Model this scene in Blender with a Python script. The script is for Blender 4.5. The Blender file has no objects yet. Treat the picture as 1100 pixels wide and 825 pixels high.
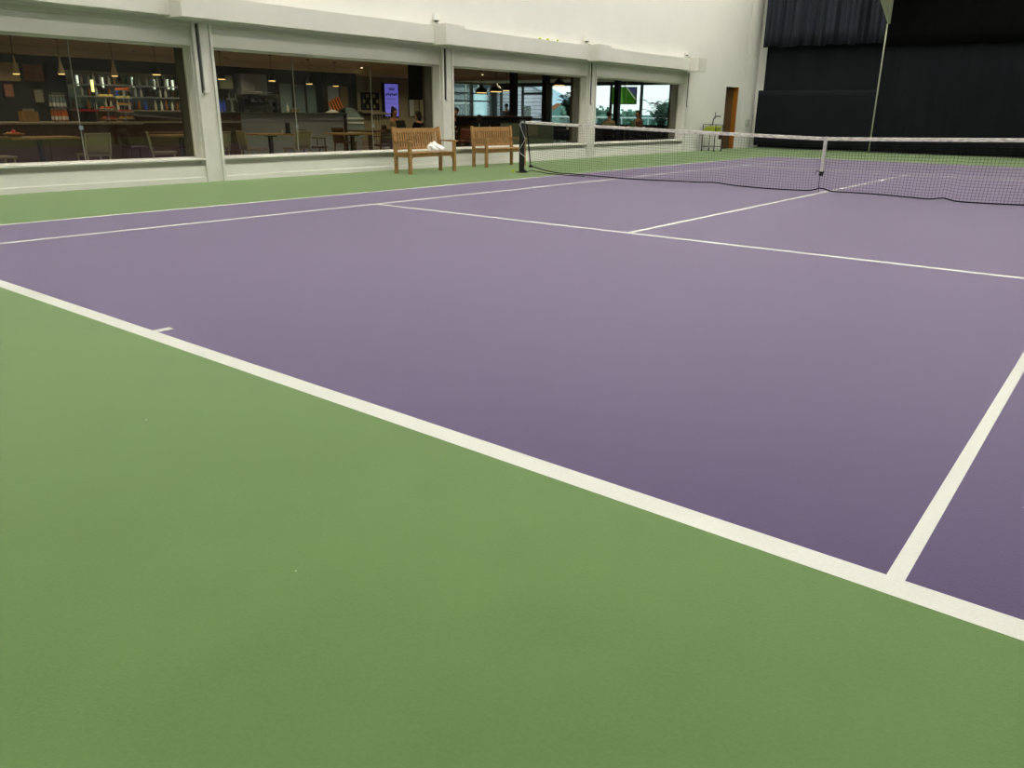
import bpy, bmesh, math, random
from mathutils import Vector, Matrix
random.seed(7)
PI = math.pi
S = bpy.context.scene
COL = S.collection

# ------------------------------------------------------------------ materials
def lin(c):
    return tuple(((x/255/12.92) if x/255 <= .04045 else ((x/255+.055)/1.055)**2.4) for x in c)

def mat(name, rgb, rough=.6, spec=.5, metal=0, var=0.0, scale=3.0, bump=0.0, bscale=60, emit=0, emitc=None, sheen=0):
    m = bpy.data.materials.new(name); m.use_nodes = True
    nt = m.node_tree; N = nt.nodes; L = nt.links; b = N['Principled BSDF']
    c = lin(rgb)
    b.inputs['Base Color'].default_value = (*c, 1)
    b.inputs['Roughness'].default_value = rough
    b.inputs['Specular IOR Level'].default_value = spec
    b.inputs['Metallic'].default_value = metal
    if emit:
        b.inputs['Emission Color'].default_value = (*lin(emitc or rgb), 1)
        b.inputs['Emission Strength'].default_value = emit
    tc = N.new('ShaderNodeTexCoord')
    if var:
        n = N.new('ShaderNodeTexNoise'); n.inputs['Scale'].default_value = scale; n.inputs['Detail'].default_value = 5
        r = N.new('ShaderNodeMapRange'); r.inputs[1].default_value = .3; r.inputs[2].default_value = .7
        r.inputs[3].default_value = 1-var; r.inputs[4].default_value = 1+var
        h = N.new('ShaderNodeHueSaturation'); h.inputs['Color'].default_value = (*c, 1)
        L.new(tc.outputs['Object'], n.inputs['Vector']); L.new(n.outputs['Fac'], r.inputs[0])
        L.new(r.outputs[0], h.inputs['Value']); L.new(h.outputs[0], b.inputs['Base Color'])
    if bump:
        n = N.new('ShaderNodeTexNoise'); n.inputs['Scale'].default_value = bscale; n.inputs['Detail'].default_value = 3
        bp = N.new('ShaderNodeBump'); bp.inputs['Strength'].default_value = bump; bp.inputs['Distance'].default_value = .01
        L.new(tc.outputs['Object'], n.inputs['Vector']); L.new(n.outputs['Fac'], bp.inputs['Height']); L.new(bp.outputs[0], b.inputs['Normal'])
    return m

def court_mat(name, rgb, rough=.5, spec=.5, specks=True, var=.06, sheen=1.0, tint=(1, 1, 1), srough=.36):
    """painted acrylic court: broad mottling, fine grain, tiny light fluff and dark scuffs"""
    m = bpy.data.materials.new(name); m.use_nodes = True
    nt = m.node_tree; N = nt.nodes; L = nt.links; b = N['Principled BSDF']
    b.inputs['Roughness'].default_value = rough; b.inputs['Specular IOR Level'].default_value = spec
    b.inputs['Sheen Weight'].default_value = sheen; b.inputs['Sheen Roughness'].default_value = srough; b.inputs['Sheen Tint'].default_value = (*tint, 1)   # dusty acrylic paint
    tc = N.new('ShaderNodeTexCoord'); c = (*lin(rgb), 1)
    def noise(s, d=4):
        n = N.new('ShaderNodeTexNoise'); n.inputs['Scale'].default_value = s; n.inputs['Detail'].default_value = d
        L.new(tc.outputs['Object'], n.inputs['Vector']); return n.outputs['Fac']
    def rng(src, a, b_, lo, hi):
        r = N.new('ShaderNodeMapRange'); r.inputs[1].default_value = a; r.inputs[2].default_value = b_
        r.inputs[3].default_value = lo; r.inputs[4].default_value = hi; L.new(src, r.inputs[0]); return r.outputs[0]
    def mul(a, b_):
        k = N.new('ShaderNodeMath'); k.operation = 'MULTIPLY'; L.new(a, k.inputs[0]); L.new(b_, k.inputs[1]); return k.outputs[0]
    v = mul(rng(noise(.5), .3, .7, 1-var, 1+var), mul(rng(noise(3.5), .3, .7, 1-var*.6, 1+var*.6), rng(noise(90, 2), .25, .75, .95, 1.05)))
    h = N.new('ShaderNodeHueSaturation'); h.inputs['Color'].default_value = c; L.new(v, h.inputs['Value'])
    col = h.outputs[0]
    if specks:
        for sc, th, cc, prob in ((3.3, .017, (214, 206, 214), .42), (6.5, .014, (70, 66, 74), .30), (9.0, .013, (205, 200, 190), .25)):
            vo = N.new('ShaderNodeTexVoronoi'); vo.inputs['Scale'].default_value = sc; L.new(tc.outputs['Object'], vo.inputs['Vector'])
            lt = N.new('ShaderNodeMath'); lt.operation = 'LESS_THAN'; lt.inputs[1].default_value = th; L.new(vo.outputs['Distance'], lt.inputs[0])
            sp = N.new('ShaderNodeSeparateColor'); L.new(vo.outputs['Color'], sp.inputs[0])
            l2 = N.new('ShaderNodeMath'); l2.operation = 'LESS_THAN'; l2.inputs[1].default_value = prob; L.new(sp.outputs[0], l2.inputs[0])
            f = mul(lt.outputs[0], l2.outputs[0])
            k2 = N.new('ShaderNodeMath'); k2.operation = 'MULTIPLY'; k2.inputs[1].default_value = .6; L.new(f, k2.inputs[0])
            mx = N.new('ShaderNodeMix'); mx.data_type = 'RGBA'; L.new(k2.outputs[0], mx.inputs['Factor'])
            L.new(col, mx.inputs['A']); mx.inputs['B'].default_value = (*lin(cc), 1); col = mx.outputs['Result']
    L.new(col, b.inputs['Base Color'])
    bp = N.new('ShaderNodeBump'); bp.inputs['Strength'].default_value = .12; bp.inputs['Distance'].default_value = .004
    L.new(noise(140, 2), bp.inputs['Height']); L.new(bp.outputs[0], b.inputs['Normal'])
    return m

def wood(name, rgb, rough=.5, scale=(1, 1, 1), var=.22):
    m = mat(name, rgb, rough); nt = m.node_tree; N = nt.nodes; L = nt.links; b = N['Principled BSDF']
    tc = N.new('ShaderNodeTexCoord'); mp = N.new('ShaderNodeMapping'); mp.inputs['Scale'].default_value = scale
    n = N.new('ShaderNodeTexNoise'); n.inputs['Scale'].default_value = 14; n.inputs['Detail'].default_value = 6
    r = N.new('ShaderNodeMapRange'); r.inputs[1].default_value = .3; r.inputs[2].default_value = .7; r.inputs[3].default_value = 1-var; r.inputs[4].default_value = 1+var
    h = N.new('ShaderNodeHueSaturation'); h.inputs['Color'].default_value = (*lin(rgb), 1)
    L.new(tc.outputs['Object'], mp.inputs[0]); L.new(mp.outputs[0], n.inputs['Vector']); L.new(n.outputs['Fac'], r.inputs[0])
    L.new(r.outputs[0], h.inputs['Value']); L.new(h.outputs[0], b.inputs['Base Color'])
    return m

def glass(name, tint=(235, 240, 236), rough=0.0, refl=1.0):
    m = bpy.data.materials.new(name); m.use_nodes = True
    nt = m.node_tree; N = nt.nodes; L = nt.links; N.remove(N['Principled BSDF'])
    out = N['Material Output']; t = N.new('ShaderNodeBsdfTransparent'); t.inputs[0].default_value = (*lin(tint), 1)
    g = N.new('ShaderNodeBsdfGlossy'); g.inputs['Roughness'].default_value = rough; g.inputs[0].default_value = (refl, refl, refl, 1)
    f = N.new('ShaderNodeFresnel')
    ge = N.new('ShaderNodeNewGeometry'); io = N.new('ShaderNodeMix'); io.inputs['A'].default_value = 1.5; io.inputs['B'].default_value = 1/1.5   # same reflectance from both sides of the thin sheet
    L.new(ge.outputs['Backfacing'], io.inputs['Factor']); L.new(io.outputs['Result'], f.inputs[0])
    mx = N.new('ShaderNodeMixShader'); L.new(f.outputs[0], mx.inputs[0]); L.new(t.outputs[0], mx.inputs[1]); L.new(g.outputs[0], mx.inputs[2])
    L.new(mx.outputs[0], out.inputs[0]); return m

M = {}
M['green'] = court_mat('green_court_paint', (96, 124, 72), .6, .08, tint=(.78, 1, .60), srough=.39)
M['purple'] = court_mat('purple_court_paint', (67, 53, 93), .55, .10, var=.045, tint=(.88, .77, 1.0), srough=.44)
M['line'] = court_mat('white_line_paint', (212, 213, 203), .5, .5, specks=False, var=.02, sheen=0)
M['wall'] = mat('off_white_wall', (226, 225, 216), .75, .3, var=.02, scale=1.2)
M['fascia'] = mat('fascia_paint', (214, 213, 202), .6, .3, var=.025, scale=2)
M['header'] = mat('shutter_box_paint', (206, 205, 193), .6, .3, var=.02, scale=2)
M['pillar'] = mat('pillar_paint', (218, 216, 206), .55, .35, var=.04, scale=5)
M['dado'] = mat('dado_paint', (226, 224, 214), .55, .35, var=.03, scale=3)
M['slot'] = mat('dark_slot', (52, 54, 46), .6)
M['jamb'] = mat('brown_inner_jamb', (62, 54, 36), .6)
M['hallceil'] = mat('hall_ceiling_sheet', (190, 190, 182), .8, .2)
M['hallwall'] = mat('hall_wall_paint', (120, 122, 120), .8, .2)
M['curtain'] = mat('black_curtain_cloth', (15, 19, 23), .85, .2, var=.12, scale=1.5, bump=.2, bscale=200)
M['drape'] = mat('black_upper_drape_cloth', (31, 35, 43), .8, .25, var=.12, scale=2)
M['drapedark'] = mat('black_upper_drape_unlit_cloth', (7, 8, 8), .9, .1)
M['steel_green'] = mat('pale_green_steel_paint', (168, 172, 146), .5, .4)
M['teak'] = wood('weathered_teak', (160, 122, 72), .55, (3, .6, .6))
M['band'] = None
M['black_metal'] = mat('black_metal', (16, 16, 17), .45)
M['net'] = mat('dark_net_cord', (30, 27, 32), .8, .2)
M['rope'] = mat('dark_net_rope', (26, 22, 30), .8, .2)
M['cord_white'] = mat('white_cord', (190, 190, 184), .7)
M['door'] = wood('brown_door_wood', (84, 66, 40), .5, (4, 4, .6))
M['jambwood'] = wood('orange_brown_door_wood', (150, 92, 20), .45, (4, 4, .6))
M['ball'] = mat('tennis_ball_felt', (206, 222, 60), .9, .2, bump=.5, bscale=300)
M['plastic_grey'] = mat('grey_plastic', (178, 180, 168), .5)
M['paper'] = mat('white_paper', (240, 240, 238), .8, .2)
M['glass'] = glass('window_glass', (238, 240, 232))
M['glass2'] = glass('clear_glass', (235, 242, 242))
M['seam'] = mat('glass_seam_silicone', (150, 150, 138), .25, .6)
M['cafe_floor'] = mat('dark_cafe_floor', (104, 88, 80), .5, .4, var=.1, scale=3)
M['cafe_ceil'] = mat('cafe_ceiling_plaster', (206, 190, 156), .8, .2)
M['cafe_wall'] = mat('cafe_back_wall', (52, 55, 54), .7, .3)
M['cafe_wall2'] = mat('cafe_beige_wall', (150, 140, 118), .8, .2)
M['black'] = mat('matt_black', (9, 9, 9), .6, .3)
M['dark_wood'] = wood('dark_brown_wood', (74, 48, 28), .45, (1, 3, 1))
M['table_wood'] = wood('mid_brown_table_wood', (150, 116, 72), .4, (1, 3, 1))
M['chair_fab'] = mat('taupe_chair_fabric', (132, 120, 92), .8, .2, var=.05)
M['chair_dark'] = mat('dark_brown_chair_leather', (58, 34, 20), .5)
M['chair_metal'] = mat('brushed_chair_metal', (168, 158, 130), .4, .5, .5)
M['steel'] = mat('brushed_steel', (156, 164, 168), .32, .5, .8)
M['slate'] = mat('slate_grey_panel', (140, 148, 156), .4, .5)
M['grey_green'] = mat('grey_green_partition', (112, 120, 104), .7, .3)
M['stone'] = mat('pale_counter_top', (150, 140, 118), .4)
M['teal'] = mat('frosted_teal_panel', (116, 140, 144), .4)
M['clap'] = None
M['white_shade'] = mat('cream_lamp_shade', (200, 184, 144), .5)
M['black_shade'] = mat('black_lamp_shade', (14, 13, 12), .4)
M['bulb'] = mat('warm_bulb', (255, 206, 130), .5, emit=2.6)
M['spot'] = mat('ceiling_spot_lens', (255, 236, 200), .5, emit=10)
M['tube'] = mat('hall_lamp_diffuser', (255, 251, 244), .5, emit=75)
M['leaf'] = mat('dark_green_palm_leaf', (34, 62, 36), .5, .4, var=.2, scale=4)
M['pot'] = mat('dark_plant_pot', (40, 38, 36), .5)
M['hill'] = mat('hazy_green_hill', (92, 122, 116), .95, .0, var=.15, scale=.05)
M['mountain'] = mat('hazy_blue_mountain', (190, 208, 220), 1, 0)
M['tree'] = mat('far_tree_leaf', (112, 140, 124), .9, .1, var=.25, scale=1)
M['terrace'] = mat('terrace_paving', (170, 168, 160), .8, .2, var=.05)
M['skin'] = mat('skin', (196, 146, 118), .55, .4)
M['red'] = mat('red_upholstery', (84, 18, 18), .6)
M['roof'] = mat('terracotta_roof', (176, 108, 78), .8)
M['yellow'] = mat('yellow_plastic', (220, 222, 50), .5)

# procedural: dirty white headband; clapboard
def band_mat():
    m = mat('stained_white_headband', (222, 219, 208), .7, .2); nt = m.node_tree; N = nt.nodes; L = nt.links; b = N['Principled BSDF']
    tc = N.new('ShaderNodeTexCoord'); mp = N.new('ShaderNodeMapping'); mp.inputs['Scale'].default_value = (5, 5, 30)
    n = N.new('ShaderNodeTexNoise'); n.inputs['Scale'].default_value = 2.2; n.inputs['Detail'].default_value = 8
    r = N.new('ShaderNodeValToRGB'); r.color_ramp.elements[0].position = .38; r.color_ramp.elements[1].position = .56
    r.color_ramp.elements[0].color = (*lin((176, 168, 160)), 1); r.color_ramp.elements[1].color = (*lin((226, 223, 214)), 1)
    L.new(tc.outputs['Object'], mp.inputs[0]); L.new(mp.outputs[0], n.inputs['Vector']); L.new(n.outputs['Fac'], r.inputs[0]); L.new(r.outputs[0], b.inputs['Base Color'])
    return m
M['band'] = band_mat()
def clap_mat():
    m = mat('pale_clapboard', (214, 206, 214), .7, .2); nt = m.node_tree; N = nt.nodes; L = nt.links; b = N['Principled BSDF']
    tc = N.new('ShaderNodeTexCoord'); sp = N.new('ShaderNodeSeparateXYZ'); k = N.new('ShaderNodeMath'); k.operation = 'MULTIPLY'; k.inputs[1].default_value = 5.0
    fr = N.new('ShaderNodeMath'); fr.operation = 'FRACT'; r = N.new('ShaderNodeValToRGB')
    r.color_ramp.elements[0].position = .1; r.color_ramp.elements[1].position = .2
    r.color_ramp.elements[0].color = (*lin((120, 110, 124)), 1); r.color_ramp.elements[1].color = (*lin((214, 206, 216)), 1)
    L.new(tc.outputs['Object'], sp.inputs[0]); L.new(sp.outputs['Z'], k.inputs[0]); L.new(k.outputs[0], fr.inputs[0]); L.new(fr.outputs[0], r.inputs[0]); L.new(r.outputs[0], b.inputs['Base Color'])
    return m
M['clap'] = clap_mat()
def stripe_mat():
    m = mat('orange_black_stripes', (214, 120, 40), .7, .2); nt = m.node_tree; N = nt.nodes; L = nt.links; b = N['Principled BSDF']
    tc = N.new('ShaderNodeTexCoord'); sp = N.new('ShaderNodeSeparateXYZ'); k = N.new('ShaderNodeMath'); k.operation = 'MULTIPLY'; k.inputs[1].default_value = 11.0
    fr = N.new('ShaderNodeMath'); fr.operation = 'FRACT'; r = N.new('ShaderNodeValToRGB'); r.color_ramp.interpolation = 'CONSTANT'
    r.color_ramp.elements[1].position = .45; r.color_ramp.elements[0].color = (*lin((44, 30, 22)), 1); r.color_ramp.elements[1].color = (*lin((226, 128, 48)), 1)
    L.new(tc.outputs['Object'], sp.inputs[0]); L.new(sp.outputs['Y'], k.inputs[0]); L.new(k.outputs[0], fr.inputs[0]); L.new(fr.outputs[0], r.inputs[0]); L.new(r.outputs[0], b.inputs['Base Color'])
    return m
M['stripe'] = stripe_mat()

# ------------------------------------------------------------------ mesh helpers
class MB:
    def __init__(s): s.bm = bmesh.new()
    def box(s, a, b, mi=0, bev=0):
        x0, y0, z0 = a; x1, y1, z1 = b
        vs = [s.bm.verts.new(p) for p in ((x0,y0,z0),(x1,y0,z0),(x1,y1,z0),(x0,y1,z0),(x0,y0,z1),(x1,y0,z1),(x1,y1,z1),(x0,y1,z1))]
        fs = [s.bm.faces.new([vs[i] for i in f]) for f in ((0,3,2,1),(4,5,6,7),(0,1,5,4),(1,2,6,5),(2,3,7,6),(3,0,4,7))]
        for f in fs: f.material_index = mi
        if bev:
            es = list({e for f in fs for e in f.edges})
            r = bmesh.ops.bevel(s.bm, geom=es, offset=bev, segments=2, affect='EDGES', profile=.6)
            for f in r['faces']: f.material_index = mi
        return s
    def beam(s, p, q, w, h=None, up=(0, 0, 1), mi=0, bev=0):
        """box of section w x h running from p to q"""
        p, q = Vector(p), Vector(q); h = h or w; d = (q-p).normalized(); u = Vector(up)
        if abs(d.dot(u)) > .98: u = Vector((0, 1, 0))
        r = d.cross(u).normalized(); u = r.cross(d)
        vs = [s.bm.verts.new(c + r*(w/2*a) + u*(h/2*b)) for c in (p, q) for a, b in ((-1,-1),(1,-1),(1,1),(-1,1))]
        fs = [s.bm.faces.new([vs[i] for i in f]) for f in ((0,1,2,3),(7,6,5,4),(0,4,5,1),(1,5,6,2),(2,6,7,3),(3,7,4,0))]
        for f in fs: f.material_index = mi
        if bev:
            es = list({e for f in fs for e in f.edges})
            r = bmesh.ops.bevel(s.bm, geom=es, offset=bev, segments=1, affect='EDGES')
            for f in r['faces']: f.material_index = mi
        return s
    def tube(s, pts, r, n=8, mi=0, cap=True):
        pts = [Vector(p) for p in pts]; rings = []
        rs = r if isinstance(r, (list, tuple)) else [r]*len(pts)
        ref = None
        for i, p in enumerate(pts):
            d = (pts[min(i+1, len(pts)-1)] - pts[max(i-1, 0)]).normalized()
            if ref is None:
                ref = Vector((0,0,1)) if abs(d.z) < .9 else Vector((1,0,0))
            a = d.cross(ref).normalized(); b = a.cross(d); ref = b
            rings.append([s.bm.verts.new(p + (a*math.cos(2*PI*k/n) + b*math.sin(2*PI*k/n))*rs[i]) for k in range(n)])
        for A, B in zip(rings, rings[1:]):
            for k in range(n):
                f = s.bm.faces.new((A[k], A[(k+1) % n], B[(k+1) % n], B[k])); f.material_index = mi; f.smooth = n > 5
        if cap:
            for R in (rings[0][::-1], rings[-1]):
                f = s.bm.faces.new(R); f.material_index = mi
        return s
    def lathe(s, prof, c=(0,0,0), n=16, mi=0):
        c = Vector(c); rings = []
        for r, z in prof:
            rings.append([s.bm.verts.new(c + Vector((r*math.cos(2*PI*k/n), r*math.sin(2*PI*k/n), z))) for k in range(n)])
        for A, B in zip(rings, rings[1:]):
            for k in range(n):
                f = s.bm.faces.new((A[k], A[(k+1) % n], B[(k+1) % n], B[k])); f.material_index = mi; f.smooth = True
        for R in (rings[0][::-1], rings[-1]):
            f = s.bm.faces.new(R); f.material_index = mi
        return s
    def ball(s, c, r, mi=0, seg=12, sc=(1,1,1)):
        g = bmesh.ops.create_uvsphere(s.bm, u_segments=seg, v_segments=max(6, seg*2//3), radius=r)
        for v in g['verts']: v.co = Vector((v.co.x*sc[0], v.co.y*sc[1], v.co.z*sc[2])) + Vector(c)
        for f in {f for v in g['verts'] for f in v.link_faces}: f.material_index = mi; f.smooth = True
        return s
    def prism(s, poly, a, b, axis='X', mi=0):
        def P(p, t):
            return {'X': (t, p[0], p[1]), 'Y': (p[0], t, p[1]), 'Z': (p[0], p[1], t)}[axis]
        A = [s.bm.verts.new(P(p, a)) for p in poly]; B = [s.bm.verts.new(P(p, b)) for p in poly]; n = len(poly)
        fs = [s.bm.faces.new(A[::-1]), s.bm.faces.new(B)] + [s.bm.faces.new((A[i], A[(i+1) % n], B[(i+1) % n], B[i])) for i in range(n)]
        for f in fs: f.material_index = mi
        return s
    def quad(s, pts, mi=0):
        f = s.bm.faces.new([s.bm.verts.new(p) for p in pts]); f.material_index = mi; return s
    def grid(s, fn, nu, nv, mi=0, smooth=True):
        V = [[s.bm.verts.new(fn(i/nu, j/nv)) for j in range(nv+1)] for i in range(nu+1)]
        for i in range(nu):
            for j in range(nv):
                f = s.bm.faces.new((V[i][j], V[i+1][j], V[i+1][j+1], V[i][j+1])); f.material_index = mi; f.smooth = smooth
        return s
    def make(s, name, mats, parent=None, **kw):
        bmesh.ops.recalc_face_normals(s.bm, faces=s.bm.faces)
        me = bpy.data.meshes.new(name); s.bm.to_mesh(me); s.bm.free()
        for m in (mats if isinstance(mats, (list, tuple)) else [mats]): me.materials.append(m)
        o = bpy.data.objects.new(name, me); COL.objects.link(o)
        if parent is not None: o.parent = parent
        for k, v in kw.items(): o[k] = v
        return o

def thing(name, label, cat, loc=(0,0,0), rz=0, group=None):
    o = bpy.data.objects.new(name, None); COL.objects.link(o); o.empty_display_size = .1
    o.location = loc; o.rotation_euler = (0, 0, rz); o['label'] = label; o['category'] = cat
    if group: o['group'] = group
    return o
def tag(o, label, cat, group=None):
    o['label'] = label; o['category'] = cat
    if group: o['group'] = group
    return o
def struct(o): o['kind'] = 'structure'; return o
def dup(root, loc, rz=0, label=None, group=None, scale=None, swap=None):
    def rec(o, par):
        c = o.copy(); COL.objects.link(c)
        if par is not None: c.parent = par
        if swap and c.type == 'MESH' and o.data.materials and o.data.materials[0] in swap:
            c.data = o.data.copy(); c.data.materials[0] = swap[o.data.materials[0]]
        for ch in o.children: rec(ch, c)
        return c
    r = rec(root, None); r.location = loc; r.rotation_euler = (0, 0, rz)
    if label: r['label'] = label
    if group: r['group'] = group
    if scale: r.scale = scale
    return r

# ------------------------------------------------------------------ camera
C = Vector((4.430967710498314, -2.1008898318635305, 1.2468526755105869))
yaw, pitch, roll = -0.659073715067379, -0.3240134689638003, 0.013222945917421187
d = Vector((math.sin(yaw)*math.cos(pitch), math.cos(yaw)*math.cos(pitch), math.sin(pitch)))
r0 = d.cross(Vector((0,0,1))).normalized(); u0 = r0.cross(d)
r = math.cos(roll)*r0 + math.sin(roll)*u0; u = -math.sin(roll)*r0 + math.cos(roll)*u0
cd = bpy.data.cameras.new('camera'); cam = bpy.data.objects.new('camera', cd); COL.objects.link(cam)
cam.matrix_world = Matrix(((r.x, u.x, -d.x, C.x), (r.y, u.y, -d.y, C.y), (r.z, u.z, -d.z, C.z), (0,0,0,1)))
cd.sensor_width = 36; cd.lens = 36*843.5295/1100; cd.shift_x = -9.633/1100; cd.shift_y = -8.363/1100
cd.clip_start = .05; cd.clip_end = 2000
S.camera = cam

# ================================================================== SETTING
XW = -8.82                     # face of the glazed wall
YB, YF, XR = -9.0, 30.6, 14.0  # hall back wall, far wall, right wall
HZ = 9.0
# ---- floor: green apron, purple court, white lines cut as faces of one sheet
def sorted_unique(a): return sorted(set(round(x, 4) for x in a))
S1, S2 = 5.485, 18.285
xs = sorted_unique([XW-.3, XR, -5.485, -5.415, 5.435, 5.485, -4.125, -4.055, 4.065, 4.115, -.03, .03])
ys = sorted_unique([YB, YF, 0, .1, .2, S1, S1+.07, S2-.18, S2, 23.45, 23.55, 23.77])
def court_face(x, y):
    if not (-5.485 < x < 5.485 and 0 < y < 23.77): return 0
    if y < .1 or y > 23.55: return 2
    if x < -5.415 or x > 5.435: return 2
    if -4.125 < x < -4.055 or 4.065 < x < 4.115: return 2
    if abs(x) < .03 and (y < .2 or y > 23.45): return 2
    if abs(x) < 4.115 and (S1 < y < S1+.07 or S2-.18 < y < S2): return 2
    if abs(x) < .03 and S1 < y < S2: return 2
    return 1
m = MB(); V = {}
for i, x in enumerate(xs):
    for j, y in enumerate(ys): V[i, j] = m.bm.verts.new((x, y, 0))
for i in range(len(xs)-1):
    for j in range(len(ys)-1):
        f = m.bm.faces.new((V[i,j], V[i+1,j], V[i+1,j+1], V[i,j+1])); f.material_index = court_face((xs[i]+xs[i+1])/2, (ys[j]+ys[j+1])/2)
struct(m.make('floor', [M['green'], M['purple'], M['line']]))

struct(MB().box((-9.5, YB-.2, HZ), (XR+.2, YF+.2, HZ+.2)).make('ceiling', M['hallceil']))
struct(MB().box((XR, YB, 0), (XR+.2, YF, HZ)).make('wall_right', M['hallwall']))
struct(MB().box((-9.5, YB-.2, 0), (XR+.2, YB, HZ)).make('wall_back', M['hallwall']))
struct(MB().box((-9.5, 30.2, 0), (XR+.2, YF+.2, HZ)).make('wall_front', M['wall']))
# left wall: band above the glazing, solid far part with the doorway, a solid stretch near the back
bays = [(0.15, 5.8), (6.17, 11.9), (12.27, 17.99), (18.37, 24.06)]
m = MB()
m.box((-9.3, YB, 2.6), (XW, 24.3, HZ)).box((-9.3, YB, 0), (XW, -6.1, 2.6))
m.box((-9.3, 24.3, 0), (XW, 27.36, HZ)).box((-9.3, 27.36, 2.27), (XW, 28.5, HZ)).box((-9.3, 28.5, 0), (XW, 30.2, HZ))
struct(m.make('wall_left', M['wall']))
# shallow vertical plaster fold near the corner
struct(MB().box((XW-.05, 29.0, 0), (XW+.012, 30.15, 8.9)).make('trim_1', M['wall']))

# dado under the windows
dbays = [(-6.1, -.22), (.15, 5.8), (6.17, 11.9), (12.27, 17.99), (18.37, 24.06)]
for k, (a, b) in enumerate(dbays):
    m = MB()
    m.box((-9.3, a, 0), (XW-.02, b, .285)).box((XW-.02, a, 0), (XW, b, .09), bev=.004)      # plinth board
    m.box((-9.3, a, .285), (XW-.15, b, .385)).box((-9.14, a, .38), (XW+.02, b, .41), bev=.004)
    struct(m.make('baseboard_left', M['dado']))
# pillars
for k, (a, b) in enumerate([(-.22, .15), (5.8, 6.17), (11.9, 12.27), (17.99, 18.37), (24.06, 24.3)]):
    m = MB(); m.box((-9.1, a, 0), (XW, b, 2.62), bev=.008)
    m.box((XW, a+.0, 0), (XW+.035, a+.05, 2.62), bev=.004)
    m.box((XW, a+.13, 1.5), (XW+.03, a+.22, 2.62), bev=.004)
    if b-a > .3: m.box((XW, b-.05, 0), (XW+.035, b, 2.62), bev=.004)
    m.box((-9.1, a-.02, .4), (XW-.04, a, 2.3))
    p = struct(m.make('column', M['pillar']))
    struct(MB().box((-9.45, a+.01, .3), (-9.1, b-.01, 2.6)).make('inner_jamb', M['jamb'], p))
    MB().box((XW+.001, a+.085, 1.5), (XW+.032, a+.11, 2.6)).make('cable_slot', M['slot'], p)
    MB().lathe([(.0,0),(.03,.0),(.03,.012),(.0,.012)], n=12).tube([(0,0,-.03),(0,0,.05)], .012).make('pulley', M['plastic_grey'], p).location = (XW+.05, a+.1, 1.49)
# fascia and the shallow covers over each pillar
m = MB(); m.box((XW-.02, YB, 2.66), (-8.52, 24.1, 3.02), bev=.004)
fas = struct(m.make('trim_2', M['fascia']))
for a in (-.8, 5.29, 11.38, 17.48, 23.56):
    struct(MB().box((-8.7, a, 2.625), (-8.17, a+.60, 3.045), bev=.003).make('joint_cover', M['fascia'], fas))
# shutter box under the fascia
m = MB()
for (a, b) in dbays:
    m.box((-9.14, a, 2.25), (XW-.04, b, 2.56), bev=.008).box((-9.14, a, 2.55), (XW+.01, b, 2.62), bev=.005)
struct(m.make('trim_3', M['header']))
# windows
for k, (a, b) in enumerate(dbays):
    w = struct(MB().box((-9.11, a, .39), (-9.05, b, .43)).box((-9.11, a, 2.22), (-9.05, b, 2.27)).box((-9.11, b-.03, .39), (-9.05, b, 2.25)).box((-9.11, a, .39), (-9.05, a+.03, 2.25)).make('window_%d' % (k+1), M['pillar']))
    struct(MB().box((-9.084, a+.02, .42), (-9.07, b-.02, 2.24)).make('pane', M['glass'], w))
    n = 3
    seams = {1: (1.95, 3.875), 2: (8.0, 9.975), 0: (-4.1, -2.1), 3: (), 4: ()}[k]
    for sy in seams:
        struct(MB().box((-9.09, sy-.004, .43), (-9.068, sy+.004, 2.23)).make('seam', M['seam'], w))
        struct(MB().box((-9.06, sy-.03, .90), (-9.05, sy+.03, .96), bev=.004).make('glass_clip', M['steel'], w))
# doorway
dm = struct(MB().box((-9.04, 27.36, 0), (-9.0, 28.47, 2.27)).make('door_1', M['door']))
struct(MB().box((-9.3, 28.44, 0), (XW-.005, 28.5, 2.27)).make('door_frame', M['jambwood'], dm))
struct(MB().box((-9.3, 27.36, 0), (XW-.01, 27.4, 2.27)).make('door_frame', M['door'], dm))
MB().tube([(-9.0, 27.5, 1.02), (-8.94, 27.5, 1.02), (-8.94, 27.62, 1.02)], .011).make('door_handle', M['steel'], dm)

# ---- blackout curtains across the far wall
def folds(x, amp, seed):
    return amp*(math.sin(x*3.1+seed)+.6*math.sin(x*7.3+seed*2.1)+.35*math.sin(x*15.7+seed*.7))
def curtain(name, x0, x1, z0, z1, y, amp, seed, label, mt, scallop=0, nx=220, edge=None, freq=1):
    def fn(u_, v_):
        x = x0+(x1-x0)*u_; z = z0+(z1-z0)*v_
        k = amp*(1-.35*v_)
        yy = y - folds(x*freq, k, seed)
        if scallop: z += (1-v_)*scallop*(.5*math.sin(x*5.3)+.5*math.sin(x*11.7+1))
        return (x, yy, z)
    m = MB(); m.grid(fn, nx, 10)
    o = m.make(name, mt); md = o.modifiers.new('thick', 'SOLIDIFY'); md.thickness = .012
    return tag(o, label, 'curtain')
curtain('blackout_curtain', -8.37, -3.80, .05, 4.0, 29.84, .018, 1.3, 'black blackout curtain hanging left of the pale pole, nearly smooth', M['curtain'], freq=.9)
curtain('blackout_curtain', -3.92, 13.6, .05, 4.0, 29.72, .05, 4.2, 'black blackout curtain with long soft folds right of the pale pole', M['curtain'], nx=600, freq=1.1)
curtain('windbreak_curtain', -8.52, -3.94, .12, 2.19, 29.74, .012, 2.2, 'low black windbreak cloth at the foot of the left blackout curtain', M['curtain'], freq=.7)
curtain('upper_drape', -8.38, -3.98, 3.74, 8.6, 29.46, .11, 6.1, 'gathered black upper drape over the left blackout curtain with wavy hem', M['drape'], scallop=.035, nx=400, freq=1.9)
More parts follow.
